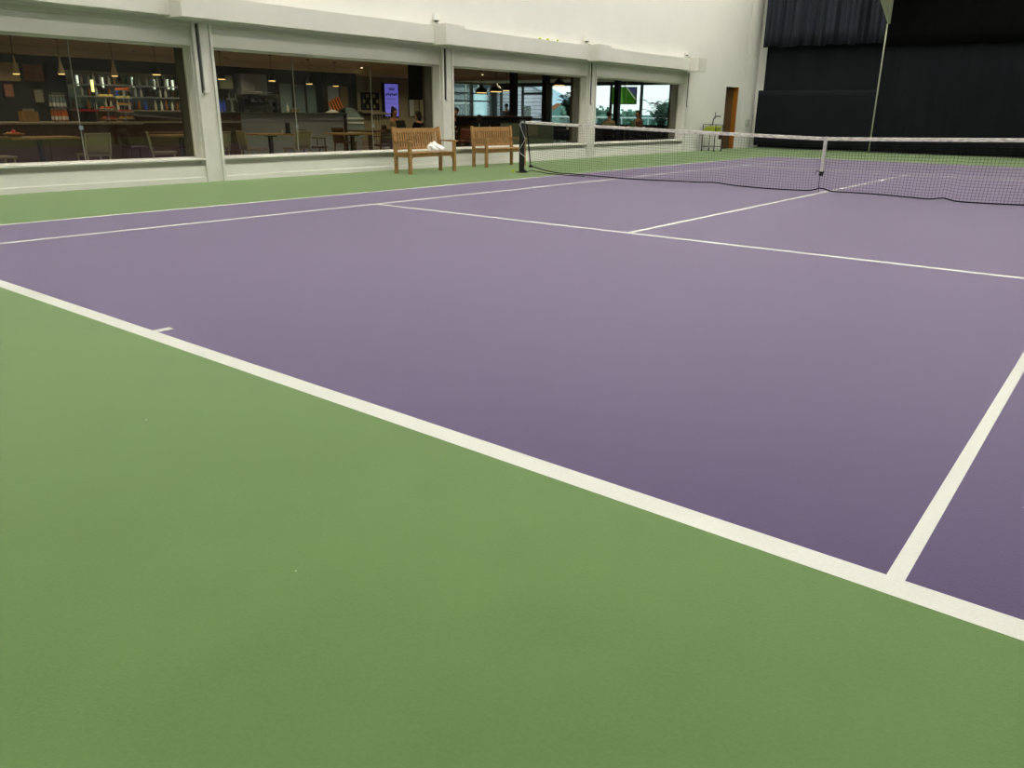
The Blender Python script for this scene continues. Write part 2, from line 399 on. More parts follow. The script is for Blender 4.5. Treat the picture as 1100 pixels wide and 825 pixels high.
curtain('upper_drape', -4.02, 13.6, 3.66, 8.6, 29.50, .045, 3.3, 'very dark upper drape right of the steel haunch', M['drapedark'], scallop=.03, nx=400)
m = MB(); m.tube([(-8.4, 29.7, 8.62), (13.6, 29.7, 8.62)], .03)
tag(m.make('curtain_rail', M['black_metal']), 'long black rail carrying the black drapes high on the end wall', 'rail')
m = MB(); m.tube([(-3.9, 29.22, 0), (-3.9, 29.22, 4.33)], .024, 10).box((-3.98, 29.14, 0), (-3.82, 29.30, .015))
tag(m.make('curtain_pole', M['steel_green']), 'thin pale green upright pole between the two black curtains', 'pole')
m = MB(); rg = []
for (z, w_, yf) in ((4.33, .05, 29.12), (5.1, .20, 28.12), (8.9, .24, 23.0)):
    rg.append([m.bm.verts.new(p) for p in ((-3.82-w_, yf, z), (-3.82, yf, z), (-3.82, 29.24, z), (-3.82-w_, 29.24, z))])
for A, B in zip(rg, rg[1:]):
    for k in range(4): m.bm.faces.new((A[k], A[(k+1) % 4], B[(k+1) % 4], B[k]))
m.bm.faces.new(rg[0][::-1]); m.bm.faces.new(rg[-1])
tag(m.make('steel_haunch', M['steel_green']), 'pale green tapering steel haunch coming down before the black drapes', 'steel beam')

# ---- hall lamps (overhead, above the frame)
LP = []
for x in (-6.0, 1.0, 8.0):
    for y in ((-1.5, 3.0, 8.0, 13.0, 18.0, 22.5, 27.0) if x < 0 else (-1.5, 3.0, 8.0, 13.0, 19.0, 25.5)): LP.append((x, y))
for i, (x, y) in enumerate(LP):
    t = thing('ceiling_lamp', 'long bright strip lamp under the hall ceiling', 'lamp', (x, y, HZ-.45), 0, 'strip lamps under the hall ceiling')
    MB().box((-.2, -1.25, .05), (.2, 1.25, .15), bev=.02).tube([(0,-.9,.15),(0,-.9,.45)], .008).tube([(0,.9,.15),(0,.9,.45)], .008).make('lamp_housing', M['plastic_grey'], t)
    MB().box((-.17, -1.22, .03), (.17, 1.22, .055)).make('diffuser', M['tube'], t)

# ================================================================== COURT THINGS
# ---- net
XN = 11.885
def top(x): return .914 + (.156)*(abs(x)/6.4)**1.15
def bot(x):
    z = .035 + .012*math.sin(x*2.1)
    z += .05*math.exp(-((x-.02)/.12)**2) + .035*math.exp(-((x-1.93)/.12)**2) + .02*math.exp(-((x+1.9)/.25)**2)
    if x < -5.4: z += .12*((-5.4-x)/.8)**1.5
    if x > 5.4: z += .12*((x-5.4)/.8)**1.5
    return z
def ny(x, t): return XN + .03*math.sin(x*1.7+1)*(1-t) + .012*math.sin(x*6.1)*math.sin(t*PI)
net = thing('tennis_net', 'dark tennis net with white headband strung across the purple court', 'tennis net', (0, XN, 0))
def nl(p): return (p[0], p[1]-XN, p[2])
m = MB()
E0 = 6.22
def edge_x(x, t):  # left edge slants outwards at the top
    return x*(1 + .02*t)
nvert = 248
for i in range(nvert+1):
    x = -E0 + 2*E0*i/nvert
    m.tube([nl((edge_x(x, t), ny(x, t), bot(x)+(top(x)-.03-bot(x))*t)) for t in (0, .25, .5, .75, 1)], .0019, 3, cap=False)
rows = 20
for j in range(1, rows):
    t = j/rows
    m.tube([nl((edge_x(-E0+2*E0*i/110, t), ny(-E0+2*E0*i/110, t), bot(-E0+2*E0*i/110)+(top(-E0+2*E0*i/110)-.03-bot(-E0+2*E0*i/110))*t)) for i in range(111)], .0019, 3, cap=False)
m.make('netting', M['net'], net)
m = MB(); m.tube([nl((-E0+2*E0*i/160, ny(-E0+2*E0*i/160, 0)-.01, bot(-E0+2*E0*i/160))) for i in range(161)], .012, 6)
m.make('bottom_rope', M['rope'], net)
m = MB()
for s in (-1, 1):
    m.tube([nl((s*E0*(1+.02*t), XN, bot(E0)+(top(E0)-bot(E0))*t)) for t in (0, .2, .4, .6, .8, 1)], .014, 6)
    m.make('side_rope', M['rope'], net); m = MB()
m.ball(nl((-E0+.01, XN, bot(E0)-.02)), .04, sc=(1.3, 1, .7))
m.tube([nl(p) for p in ((-6.42, XN-.05, .02), (-6.30, XN-.03, .012), (-6.21, XN-.02, .06), (-6.0, XN-.02, .045), (-5.75, XN-.02, .02), (-5.4, XN, .012), (-4.8, XN-.01, .012))], .009, 6)
m.make('anchor_rope', M['rope'], net)
def strip(y0, dz0, dz1, th):
    m = MB(); n = 128; R = []
    for i in range(n+1):
        x = -6.36 + 12.72*i/n; w = .004*math.sin(x*9)
        R.append([m.bm.verts.new(nl((x, XN+sy*th+w, top(x)+dz))) for sy, dz in ((-1, dz0), (-1, dz1), (-.3, dz1+.006), (.3, dz1+.006), (1, dz1), (1, dz0))])
    for A, B in zip(R, R[1:]):
        for k in range(6): m.bm.faces.new((A[k], A[(k+1) % 6], B[(k+1) % 6], B[k]))
    m.bm.faces.new(R[0]); m.bm.faces.new(R[-1][::-1]); return m
strip(0, -.05, .0, .010).make('headband', M['band'], net)
m = MB(); m.beam((0, -.016, .925), (0, -.02, .36), .05, .006, up=(0,1,0)); m.beam((0, .016, .925), (0, .02, .36), .05, .006, up=(0,1,0)); m.box((-.025, -.018, .915), (.025, .018, .925))
m.make('center_strap', M['cord_white'], net)
m = MB(); m.box((-.03, -.035, .29), (.025, .02, .36), bev=.005).tube([(0,-.02,.33),(-.07,-.03,.38),(-.1,-.02,.31)], .006, 5).tube([(0,-.03,.33),(.05,-.04,.38),(.03,-.03,.28)], .006, 5)
m.tube([(-.01, -.02, .3), (-.015, -.02, .15), (-.005, -.01, .02)], .006, 5)
m.make('strap_buckle', M['rope'], net)
for s in (-1, 1):
    p = MB(); x = s*6.46
    p.box((x-.045, -.045, 0), (x+.045, .045, 1.08), bev=.01).box((x-.05, -.05, 1.06), (x+.05, .05, 1.095), bev=.01).box((x-.09, -.09, 0), (x+.09, .09, .02), bev=.004)
    p.prism([(x, .02), (x-s*.16, .02), (x-s*.05, .09)], -.02, .02, 'Y').tube([(x-s*.05, -.05, .62), (x-s*.12, -.07, .62), (x-s*.14, -.07, .66)], .010, 6)
    po = p.make('net_post', M['black_metal'], net)
    MB().tube([(x-.05, -.052, 1.0), (x+.02, -.056, .93)], .005, 5).lathe([(0,-.02),(.03,-.02),(.03,.02),(0,.02)], c=(x-s*.05, -.055, 1.05), n=12).make('pulley', M['steel'], po)
m = MB()
zz = [1.02, .66, .50, .40, .34]
m.tube([(-6.47, -.06, 1.03), (-6.43, -.06, .9), (-6.34, -.04, .70), (-6.40, -.06, .60), (-6.50, -.06, .47), (-6.44, -.06, .40), (-6.33, -.04, .335)], .0065, 5)
m.tube([(-6.47, -.06, 1.03), (-6.35, .0, 1.04)], .0065, 5)
m.make('lacing_cord', M['cord_white'], net)

# ---- benches
def make_bench(label, loc, rz):
    """teak bench; local x = depth (front is +x), y = length"""
    t = thing('garden_bench', label, 'bench', loc, rz)
    Lh, D = .70, .44
    for sy in (-1, 1):
        y = sy*(Lh-.03)
        m = MB(); m.prism([(-D/2-.03, 0), (-D/2+.03, 0), (-D/2+.035, .42), (-D/2-.035, .93), (-D/2-.085, .93), (-D/2-.03, .40)], y-.03, y+.03, 'Y'); m.make('leg', M['teak'], t)
        m = MB(); m.box((D/2-.055, y-.032, 0), (D/2+.01, y+.032, .625), bev=.006)
        m.prism([(D/2-.05, .40), (D/2-.05, .28), (D/2-.08, .35), (D/2-.14, .39)], y-.02, y+.02, 'Y')
        m.make('leg', M['teak'], t)
        m = MB(); m.prism([(-D/2-.05, .635), (D/2+.05, .625), (D/2+.05, .650), (D/2-.02, .665), (-D/2-.05, .655)], y-.04, y+.04, 'Y'); m.make('armrest', M['teak'], t)
    m = MB()
    m.box((D/2-.05, -Lh+.06, .335), (D/2-.02, Lh-.06, .405)).box((-D/2, -Lh+.06, .335), (-D/2+.03, Lh-.06, .405))
    for sy in (-1, 1):
        y = sy*(Lh-.03); m.box((-D/2, y-.02, .335), (D/2-.03, y+.02, .40))
        yy = sy*(Lh-.06)
        m.prism([(yy, .34), (yy-sy*.09, .34), (yy-sy*.045, .315), (yy-sy*.015, .28), (yy, .22)], D/2-.05, D/2-.025, 'X')
    m.make('seat_frame', M['teak'], t)
    m = MB()
    for k in range(6):
        x = -D/2+.02+k*.075; m.box((x, -Lh+.02, .405), (x+.06, Lh-.02, .428), bev=.004)
    m.make('seat', M['teak'], t)
    m = MB()
    def bx(z): return -D/2-.005-(z-.42)*.115
    m.beam((bx(.86), -Lh+.06, .86), (bx(.86), Lh-.06, .86), .028, .09, bev=.004)
    m.beam((bx(.50), -Lh+.06, .50), (bx(.50), Lh-.06, .50), .026, .055, bev=.004)
    n = 19
    for k in range(n):
        y = -Lh+.1+(2*Lh-.2)*k/(n-1); m.beam((bx(.52), y, .52), (bx(.83), y, .83), .036, .014, up=(1,0,0))
    m.make('backrest', M['teak'], t)
    return t
make_bench('teak bench with a white paper bag on its seat, left of the net', (-7.88, 10.38, 0), 0)
make_bench('empty teak bench right beside the black net post', (-8.15, 13.18, 0), -.06)
# crumpled white paper bag on the first bench
m = MB()
g = bmesh.ops.create_icosphere(m.bm, subdivisions=4, radius=1)
rr = random.Random(3)
for v in g['verts']:
    c = v.co.copy(); k = 1+.10*math.sin(c.x*7+c.y*3)+.08*math.sin(c.y*9+c.z*5+1)
    x, y, z = c.x*.14*k, c.y*.22*k, c.z*.14*k
    z = max(z, -.06)+.06
    if z > .06: s_ = 1-(z-.06)*3.2; y = y*s_-.05*(z-.06)/.1; x *= s_
    v.co = (x, y, z)
o = m.make('paper_bag', M['paper']); o.location = (-7.86, 10.66, .428); tag(o, 'crumpled white paper bag lying on the teak bench seat', 'bag')

# ---- ball cart
ct = thing('ball_cart', 'black wire tennis ball cart by the brown doorway', 'ball cart', (-8.36, 25.5, 0), 0)
a, b = .24, .30
m = MB()
for sx in (-1, 1):
    for sy in (-1, 1): m.tube([(sx*a, sy*b, .07), (sx*a, sy*b, .92)], .014, 6)
for z in (.16, .66, .92):
    m.tube([(-a,-b,z),(a,-b,z),(a,b,z),(-a,b,z),(-a,-b,z)], .011, 6)
m.make('frame', M['black_metal'], ct)
m = MB()
for k in range(9):
    y = -b+2*b*k/8
    for sx in (-1, 1): m.tube([(sx*a, y, .66), (sx*a, y, .92)], .004, 4)
    m.tube([(-a, y, .66), (a, y, .66)], .004, 4)
for k in range(7):
    x = -a+2*a*k/6
    for sy in (-1, 1): m.tube([(x, sy*b, .66), (x, sy*b, .92)], .004, 4)
    m.tube([(x, -b, .66), (x, b, .66)], .004, 4)
for z in (.72, .79, .86): m.tube([(-a,-b,z),(a,-b,z),(a,b,z),(-a,b,z),(-a,-b,z)], .004, 4)
m.make('basket', M['black_metal'], ct)
MB().box((-.22, -.28, .16), (.22, .28, .19), bev=.005).make('lower_tray', M['plastic_grey'], ct, label='grey lower tray')
MB().tube([(0, -.05, .92), (.0, -.02, 1.1), (.02, .06, 1.2), (.02, .5, 1.2)], .02, 6).tube([(.02, .06, 1.12), (.02, .06, 1.34)], .015, 6).make('push_handle', M['black_metal'], ct)
MB().box((.245, -.02, .42), (.32, .16, .66), bev=.01).make('ball_bucket', mat('dark_red_plastic', (50, 22, 22), .6), ct, label='dark red hanging pocket')
for sx in (-1, 1):
    for sy in (-1, 1):
        MB().tube([(sx*a-.012, sy*b, .035), (sx*a+.012, sy*b, .035)], .035, 12).make('wheel', M['black'], ct)
bm0 = MB().ball((0,0,0), .033, seg=10).make('tennis_ball', M['ball'])
bm0.location = (-8.70, 15.47, 3.02+.034); tag(bm0, 'yellow tennis ball on the white ledge, leftmost of three', 'tennis ball')
def ball(loc, label, group=None):
    o = bm0.copy(); COL.objects.link(o); o.location = loc; o['label'] = label
    if group: o['group'] = group
    return o
ball((-8.70, 15.80, 3.054), 'yellow tennis ball on the white ledge, middle of three')
ball((-8.70, 16.24, 3.054), 'yellow tennis ball on the white ledge, rightmost of three')
ball((-6.62, 11.78, .033), 'yellow tennis ball on the green floor at the foot of the net post')
for k in range(3):
    for i in range(6):
        for j in range(8):
            if k == 2 and random.random() < .25: continue
            ball((-8.36-.19+i*.075+random.uniform(-.003,.003), 25.5-.262+j*.075+random.uniform(-.003,.003), .70+k*.0665), 'yellow tennis ball heaped in the wire ball cart', 'tennis balls in the ball cart')

# ---- small fittings on the wall
tag(MB().box((XW+.001, 29.35, .82), (XW+.03+.04, 29.62, 1.1), bev=.008).make('wall_panel', M['plastic_grey']), 'small grey wall plate between the doorway and the black curtain', 'wall plate').location = (.03, 0, 0)
for (y, lb) in ((-.5, None), (11.72, 'above the pillar behind the bench with the bag'), (17.75, 'above the pillar right of the net post'), (23.88, 'above the last pillar at the fascia end')):
    if lb is None: continue
    t = thing('beam_sensor', 'small white sensor box on the wall ' + lb, 'sensor', (XW, y, 3.16), 0)
    MB().box((0, -.10, 0), (.10, .10, .14), bev=.01).make('housing', M['wall'], t)
    MB().box((.02, -.05, -.03), (.08, .03, .0)).make('lens', M['slot'], t)
    MB().tube([(.04, -.03, 0), (.06, -.02, -.06), (.2, .0, -.10)], .006, 5).make('cable', M['slot'], t)

# @@CAFE@@
# ================================================================== CAFE BEHIND THE GLAZING
struct(MB().box((-23, -2.2, -.1), (-9.3, 30.2, 0.02)).make('floor_cafe', M['cafe_floor']))
struct(MB().box((-23, -2.2, 2.6), (-9.3, 30.2, 2.75)).make('ceiling_cafe', M['cafe_ceil']))
struct(MB().box((-20.4, -2.2, 0), (-20.2, 19.2, 2.6)).box((-22.5, 19.0, 0), (-20.2, 19.2, 2.6)).make('wall_bar', M['cafe_wall']))
struct(MB().box((-22.5, 19.2, 0), (-22.3, 26.6, 2.6)).box((-22.5, 26.6, 0), (-22.3, 30, .7)).box((-22.5, 26.6, 2.5), (-22.3, 30, 2.6)).make('wall_far_left', M['cafe_wall2']))
struct(MB().box((-20.4, -2.4, 0), (-9.3, -2.2, 2.6)).make('wall_cafe_back', M['cafe_wall']))
# dropped bulkheads along the ceiling
struct(MB().box((-17.6, -2.2, 2.42), (-17.2, 20.0, 2.6)).make('trim_4', M['cafe_ceil']))
struct(MB().box((-22.3, 24.0, 2.47), (-9.4, 24.3, 2.6)).make('trim_5', M['cafe_ceil']))
# end facade: dark frames, panes
def facade(name, posts, rails, x0, x1, y, z0, z1, panes=True):
    m = MB()
    for x in posts: m.box((x-.05, y-.05, z0), (x+.05, y+.05, z1))
    for (xa, xb, z, h) in rails: m.box((xa, y-.045, z-h/2), (xb, y+.045, z+h/2))
    w = struct(m.make(name, M['slot']))
    if panes: struct(MB().box((x0, y-.006, z0), (x1, y+.006, z1)).make('pane', M['glass2'], w))
    return w
m = MB(); m.box((-22.3, 29.94, 2.48), (-9.3, 30.06, 2.62)).box((-22.3, 29.95, 0), (-9.3, 30.05, .72)); struct(m.make('wall_facade', M['cafe_wall']))
facade('window_6', [-22.25, -21.9, -20.55, -19.3, -18.85], [(-20.55, -19.3, 2.12, .1), (-22.3, -18.85, 2.46, .06), (-22.3, -18.85, .75, .1), (-20.55, -19.3, .95, .1)], -22.3, -18.85, 30, .72, 2.48)
facade('window_7', [-16.9, -15.5, -13.94, -12.3], [(-18.85, -12.3, 2.47, .05), (-18.85, -12.3, .75, .1)], -18.85, -12.3, 30, .72, 2.48)
facade('window_8', [-10.8, -9.5], [(-12.3, -9.3, .75, .1)], -12.3, -9.3, 30, .72, 2.48)
m = MB()
for y in (26.6, 28.3, 29.9): m.box((-22.46, y-.06, .7), (-22.34, y+.06, 2.5))
for z in (2.1, 1.75): m.box((-22.44, 26.6, z-.03), (-22.36, 29.9, z+.03))
w = struct(m.make('window_9', M['slot'])); struct(MB().box((-22.41, 26.6, .7), (-22.40, 29.9, 2.5)).make('pane', M['glass2'], w))
# structural posts inside
for (x, y) in ((-13.95, 20.99), (-13.68, 22.55), (-13.72, 27.61)):
    struct(MB().box((x-.11, y-.11, 0.02), (x+.11, y+.11, 2.6), bev=.01).make('column_cafe', M['black']))
struct(MB().box((-20.2, 17.35, 0.02), (-19.95, 17.6, 2.6)).make('column_bar', M['black']))

# ---- pendant lamps
def pendant(label, loc, kind, group=None):
    t = thing('pendant_lamp', label, 'lamp', loc, 0, group)
    H = 2.6-loc[2]
    if kind == 'cone': prof = [(.075, 0), (.077, .01), (.05, .12), (.024, .24), (.022, .34), (.0, .345)]
    elif kind == 'dark': prof = [(.105, 0), (.107, .012), (.08, .09), (.035, .16), (.03, .24), (.0, .245)]
    else: prof = [(.22, 0), (.225, .015), (.19, .10), (.10, .17), (.06, .18), (.055, .25), (.0, .26)]
    MB().lathe(prof, n=24).make('lamp_shade', M['white_shade'] if kind == 'cone' else M['black_shade'], t)
    zt = prof[-1][1]
    MB().tube([(0, 0, zt), (0, 0, H)], .006, 5).lathe([(.0, H-.03), (.05, H-.03), (.05, H), (.0, H)], n=12).make('cord', M['black_metal'], t)
    MB().lathe([(.0, -.012), (prof[0][0]*.82, -.012), (prof[0][0]*.82, .004), (.0, .004)], n=20).make('bulb', M['bulb'], t)
    ld = bpy.data.lights.new('bulb_light', 'SPOT'); ld.energy = 26 if kind != 'cone' else 20; ld.color = (1, .78, .5); ld.spot_size = 2.3; ld.spot_blend = .6; ld.shadow_soft_size = .06
    lo = bpy.data.objects.new('bulb_light', ld); COL.objects.link(lo); lo.parent = t; lo.location = (0, 0, -.03)
pendant('cream cone pendant lamp before the wall menu, leftmost in the cafe', (-14.2, 5.05, 1.865), 'cone')
pendant('cream cone pendant lamp above the rack of bottled juice', (-14.2, 5.93, 1.90), 'cone')
pendant('cream cone pendant lamp above the cake stands', (-14.2, 7.05, 1.905), 'cone')
pendant('black pendant lamp just right of the cake stands, before the bottles', (-14.2, 8.03, 1.975), 'dark')
pendant('black pendant lamp beside the first white pillar, over the coffee machine', (-14.4, 9.82, 1.945), 'dark')
pendant('black pendant lamp before the dark wall, second from the left pillar', (-14.4, 11.3, 1.96), 'dark')
pendant('black pendant lamp before the teal panels', (-15.0, 12.97, 1.945), 'dark')
pendant('black pendant lamp above the striped bag', (-15.4, 14.25, 1.93), 'dark')
pendant('wide black dome pendant lamp before the pale blue window, left of three', (-14.6, 20.0, 1.885), 'dome')
pendant('wide black dome pendant lamp, largest and middle of three by the posts', (-12.6, 18.4, 1.87), 'dome')
pendant('wide black dome pendant lamp, right of three beside the black post', (-15.0, 21.9, 2.01), 'dome')
pendant('wide black dome pendant lamp hanging high before the bright window with palm', (-13.2, 22.7, 2.20), 'dome')
# ---- recessed spots, then added fill downlights
for (x, y, lb) in ((-13.61, 17.69, 'small recessed ceiling spot near the second pillar'), (-16.44, 22.21, 'small recessed ceiling spot above the dome lamps'), (-17.0, 16.7, 'small recessed ceiling spot left of the lit ceiling panel')):
    t = thing('ceiling_spot', lb, 'ceiling light', (x, y, 2.6)); MB().lathe([(.0,-.012),(.05,-.012),(.06,0),(.0,0)], n=16).make('trim_ring', M['plastic_grey'], t); MB().lathe([(.0,-.016),(.035,-.016),(.035,-.010),(.0,-.010)], n=12).make('lens', M['spot'], t)
for x, y in [(a_, b_) for a_ in (-10.8, -13.0, -16.6) for b_ in (1.0, 3.6, 6.2, 8.8, 11.4, 14.0, 16.6)] + [(-18.9, b_) for b_ in (7.2, 9.6, 11.6, 13.6, 15.6, 17.8)] + [(-10.9, 21.5), (-10.9, 24.5), (-12.5, 19.0), (-20.8, 21.2), (-20.8, 23.2), (-20.8, 25.2), (-18.5, 21.5)]:
    if True:
        if x == -16.6 and y < 8: continue
        t = thing('fill_downlight', 'small downlight added to the cafe ceiling as fill', 'ceiling light', (x, y, 2.6), 0, 'added fill downlights in the cafe ceiling')  # added lamp grid that brightens the dim cafe interior
        MB().lathe([(.045, 0), (.06, -.004), (.062, -.01), (.045, -.012), (.045, 0)], n=14).make('trim_ring', M['slot'], t)
        ld = bpy.data.lights.new('downlight', 'SPOT'); ld.energy = 70; ld.color = (1, .82, .56); ld.spot_size = 2.5; ld.spot_blend = .8; ld.shadow_soft_size = .04
        lo = bpy.data.objects.new('downlight', ld); COL.objects.link(lo); lo.parent = t; lo.location = (0, 0, -.02)
t = thing('ceiling_panel_light', 'square warm lit ceiling panel above the cafe, near the digital display', 'ceiling light', (-13.6, 14.75, 2.6))
MB().box((-.33, -.33, -.03), (.33, .33, 0), bev=.01).make('frame', M['plastic_grey'], t); MB().box((-.29, -.29, -.036), (.29, .29, -.03)).make('diffuser', mat('warm_panel', (255, 214, 140), .5, emit=3.2), t)

# ---- bar and food counters
t = thing('food_counter', 'low brown cafe counter with pale top carrying juice bottles and cakes', 'counter', (-13.5, 4.6, 0.02))
MB().box((-.45, -2.6, 0), (.38, 2.35, .88)).make('body', M['dark_wood'], t)
MB().box((-.5, -2.65, .88), (.42, 2.38, .925), bev=.008).make('counter_top', M['stone'], t)
for k in range(5): MB().box((.38, -2.5+k*.97, .06), (.395, -1.6+k*.97, .82), bev=.004).make('front_panel', M['dark_wood'], t)
t = thing('bar_counter', 'long bar counter with pale top, brown at left and slate grey at right', 'counter', (-13.8, 10, 0.02))
MB().box((-.3, -2.98, 0), (.25, -.3, 1.11)).make('body', M['dark_wood'], t, label='dark brown wooden part of the front')
MB().box((-.3, -.3, 0), (.25, 3.0, 1.11)).make('body', M['slate'], t, label='slate grey metal part of the front')
MB().box((-.34, -3.0, 1.11), (.32, 3.02, 1.15), bev=.006).make('counter_top', M['slot'], t)
MB().box((.25, -2.98, .90), (.29, -.32, .93)).make('ledge', M['stone'], t)
MB().box((.25, 2.94, .0), (.28, 3.02, 1.11)).make('end_strip', M['black'], t)
# curved glass display
t = thing('display_case', 'curved glass display case with steel trays at the bar end', 'display case', (-13.85, 13.05, 0.02))
MB().box((-.3, 0, 0), (.3, .5, .52)).make('base', M['slate'], t)
arc = [(0, .52), (.62, .52)] + [(.1+.55*math.cos(a*PI/16), .62+.68*math.sin(a*PI/16)) for a in range(0, 9)] + [(0, 1.30)]
MB().prism([(p[0], p[1]) for p in arc], .26, .29, 'X').make('glass_side', mat('frosted_case_glass', (150, 172, 176), .3, .6), t)
mm = MB()
pts = [(.1+.55*math.cos(a*PI/24), .62+.68*math.sin(a*PI/24)) for a in range(0, 13)]
for A, B in zip(pts, pts[1:]): mm.quad([(-.29, A[0], A[1]), (.27, A[0], A[1]), (.27, B[0], B[1]), (-.29, B[0], B[1])])
mm.make('curved_glass', mat('glossy_hood', (206, 222, 222), .3, .7), t, label='shiny curved hood')
mm = MB(); mm.tube([(.29, p[0], p[1]) for p in pts], .012, 6); mm.make('rim', M['steel'], t)
for z in (.62, .86, .98): MB().box((-.27, .03, z), (.305, .60, z+.045), bev=.008).make('tray', mat('white_enamel_tray', (236, 240, 240), .3, .6), t)
MB().box((-.29, 0, .52), (-.27, .5, 1.25)).make('back_panel', M['steel'], t)

# ---- things on the food counter
def bottle_mb(h=.30, r=.036, neck=.014):
    return MB().lathe([(r*.9, 0), (r, .01), (r, h*.58), (r*.7, h*.68), (neck, h*.78), (neck, h*.97), (neck*1.2, h*.975), (neck*1.2, h), (.0, h)], n=12)
ZC = .945
tr = thing('bottle_rack', 'black wire rack holding orange juice bottles on the low counter', 'rack', (-13.5, 5.46, ZC))
mm = MB()
for sy in (-.15, .15):
    for sx in (-.1, .1): mm.tube([(sx, sy, 0), (sx, sy, .55)], .006, 5)
for z in (.02, .28, .55): mm.tube([(-.1,-.15,z),(.1,-.15,z),(.1,.15,z),(-.1,.15,z),(-.1,-.15,z)], .006, 5)
mm.box((-.1, -.15, .015), (.1, .15, .022)).box((-.1, -.15, .275), (.1, .15, .282)).make('frame', M['black_metal'], tr)
jb = thing('juice_bottle', 'orange juice bottle with white base label in lower row of the wire rack', 'bottle', (-13.5, 5.35, ZC+.023), 0, 'juice bottles in the lower row of the wire rack')
MB().lathe([(.028, 0), (.031, .01), (.031, .13), (.022, .17), (.014, .20), (.014, .225), (.0, .225)], n=12).make('body', mat('orange_juice', (226, 116, 36), .3), jb)
MB().lathe([(.0318, .02), (.0322, .022), (.0322, .085), (.0318, .087)], n=12).make('paper_label', M['paper'], jb)
MB().lathe([(.0, .225), (.016, .215), (.016, .24), (.0, .24)], n=10).make('cap', M['plastic_grey'], jb)
for row, z in enumerate((.023, .283)):
    for i in range(2):
        for j in range(4):
            if (row, i, j) == (0, 0, 0): jb.location = (-13.5+.05, 5.46-.11, ZC+.023); continue
            dup(jb, (-13.5+.05-i*.1, 5.46-.11+j*.073, ZC+z), 0, 'orange juice bottle with white base label in lower row of the wire rack' if row == 0 else 'pale bottle of water in upper row of the wire rack', 'juice bottles in the lower row of the wire rack' if row == 0 else 'water bottles in the upper row of the wire rack', swap=None if row == 0 else {bpy.data.materials['orange_juice']: M['teal']})
t = thing('bread_box', 'small light wooden box on the low counter left of the juice rack', 'box', (-13.5, 4.87, ZC))
mm = MB(); mm.box((-.12, -.14, 0), (.12, .14, .02)).box((.10, -.14, .02), (.12, .14, .2)).box((-.12, -.14, .02), (-.10, .14, .2)).box((-.10, -.14, .02), (.10, -.12, .2)).box((-.10, .12, .02), (.10, .14, .2)); mm.make('box', M['table_wood'], t)
MB().box((.02, -.1, .03), (.06, .1, .25)).make('price_card', M['stone'], t)
t = thing('serving_tray', 'red tray on the low counter between juice and cakes', 'tray', (-13.5, 6.03, ZC))
MB().box((-.1, -.14, 0), (.1, .12, .21), bev=.004).make('riser', M['black'], t); MB().box((-.14, -.19, .21), (.14, .17, .228), bev=.005).box((-.14,-.19,.225),(-.12,.17,.245)).box((.12,-.19,.225),(.14,.17,.245)).make('tray', mat('red_tray_plastic', (170, 30, 50), .5), t)
pastry_m = [mat('golden_pastry', (214, 160, 70), .7, var=.2, scale=30), mat('orange_pastry', (206, 92, 34), .6, var=.2, scale=30), mat('pink_fruit', (214, 70, 62), .5, var=.2, scale=30), mat('cream_cake', (226, 204, 130), .7)]
proto_p = {}
def pastry(loc, k, label, group):
    if k not in proto_p:
        mm = MB(); mm.ball((0, 0, .022), .04, seg=10, sc=(1, 1.25, .6)).ball((.01, .02, .04), .022, seg=8, sc=(1, 1.2, .6))
        o = mm.make('pastry', pastry_m[k]); proto_p[k] = o
    else: o = proto_p[k].copy(); COL.objects.link(o)
    o.location = loc; tag(o, label, 'pastry', group)
def cake_stand(y, tiers, label, fills):
    t = thing('cake_stand', label, 'cake stand', (-13.45, y, ZC))
    hmax = tiers[-1]
    MB().lathe([(.07, 0), (.07, .008), (.012, .02), (.012, hmax), (.0, hmax+.01)], n=12).make('stem', M['steel'], t)
    for i, z in enumerate(tiers):
        rr_ = .17 if i < len(tiers)-1 else .15
        MB().lathe([(.013, z-.004), (rr_, z), (rr_+.01, z+.012), (rr_-.01, z+.006), (.013, z+.004)], n=24).make('tier', M['glass2'] if False else M['plastic_grey'], t)
        f, gname = fills[i]
        for a in range(5):
            an = a*2*PI/5+i; pastry((-13.45+.105*math.cos(an), y+.105*math.sin(an), ZC+z+.006), f, *gname)
cake_stand(6.43, [.05, .26, .50], 'left tiered cake stand on the low counter, by the tall lit tube', [
    (2, ('pink iced pastry on the bottom tier of the left cake stand', 'bottom tier pastries of the left stand')),
    (1, ('orange brown pastry on the middle tier of the left cake stand', 'middle tier pastries of the left stand')),
    (3, ('pale cream pastry on the top tier of the left cake stand', 'top tier pastries of the left stand'))])
cake_stand(6.80, [.06, .2, .34, .48, .64], 'right tall cake stand with five tiers on the low counter', [
    (0, ('golden pastry on the bottom tier of the right cake stand', 'bottom tier pastries of the right stand')),
    (2, ('pink iced pastry on the second tier of the right cake stand', 'second tier pastries of the right stand')),
    (0, ('golden pastry on the third tier of the right cake stand', 'third tier pastries of the right stand')),
    (3, ('pale cream pastry on the fourth tier of the right cake stand', 'fourth tier pastries of the right stand')),
    (1, ('orange fruit on the top tier of the right cake stand', 'fruit on top of the right stand'))])
t = thing('tube_lamp', 'short upright glowing tube lamp on the counter left of the cakes', 'lamp', (-13.7, 6.30, ZC))
MB().lathe([(.05, 0), (.05, .01), (.012, .02), (.012, .6), (.02, .61), (.0, .62)], n=12).make('stand', M['black_metal'], t)
MB().lathe([(.0, .6), (.028, .605), (.028, .84), (.0, .845)], n=12).make('tube', mat('yellow_white_tube', (240, 240, 150), .5, emit=2), t)

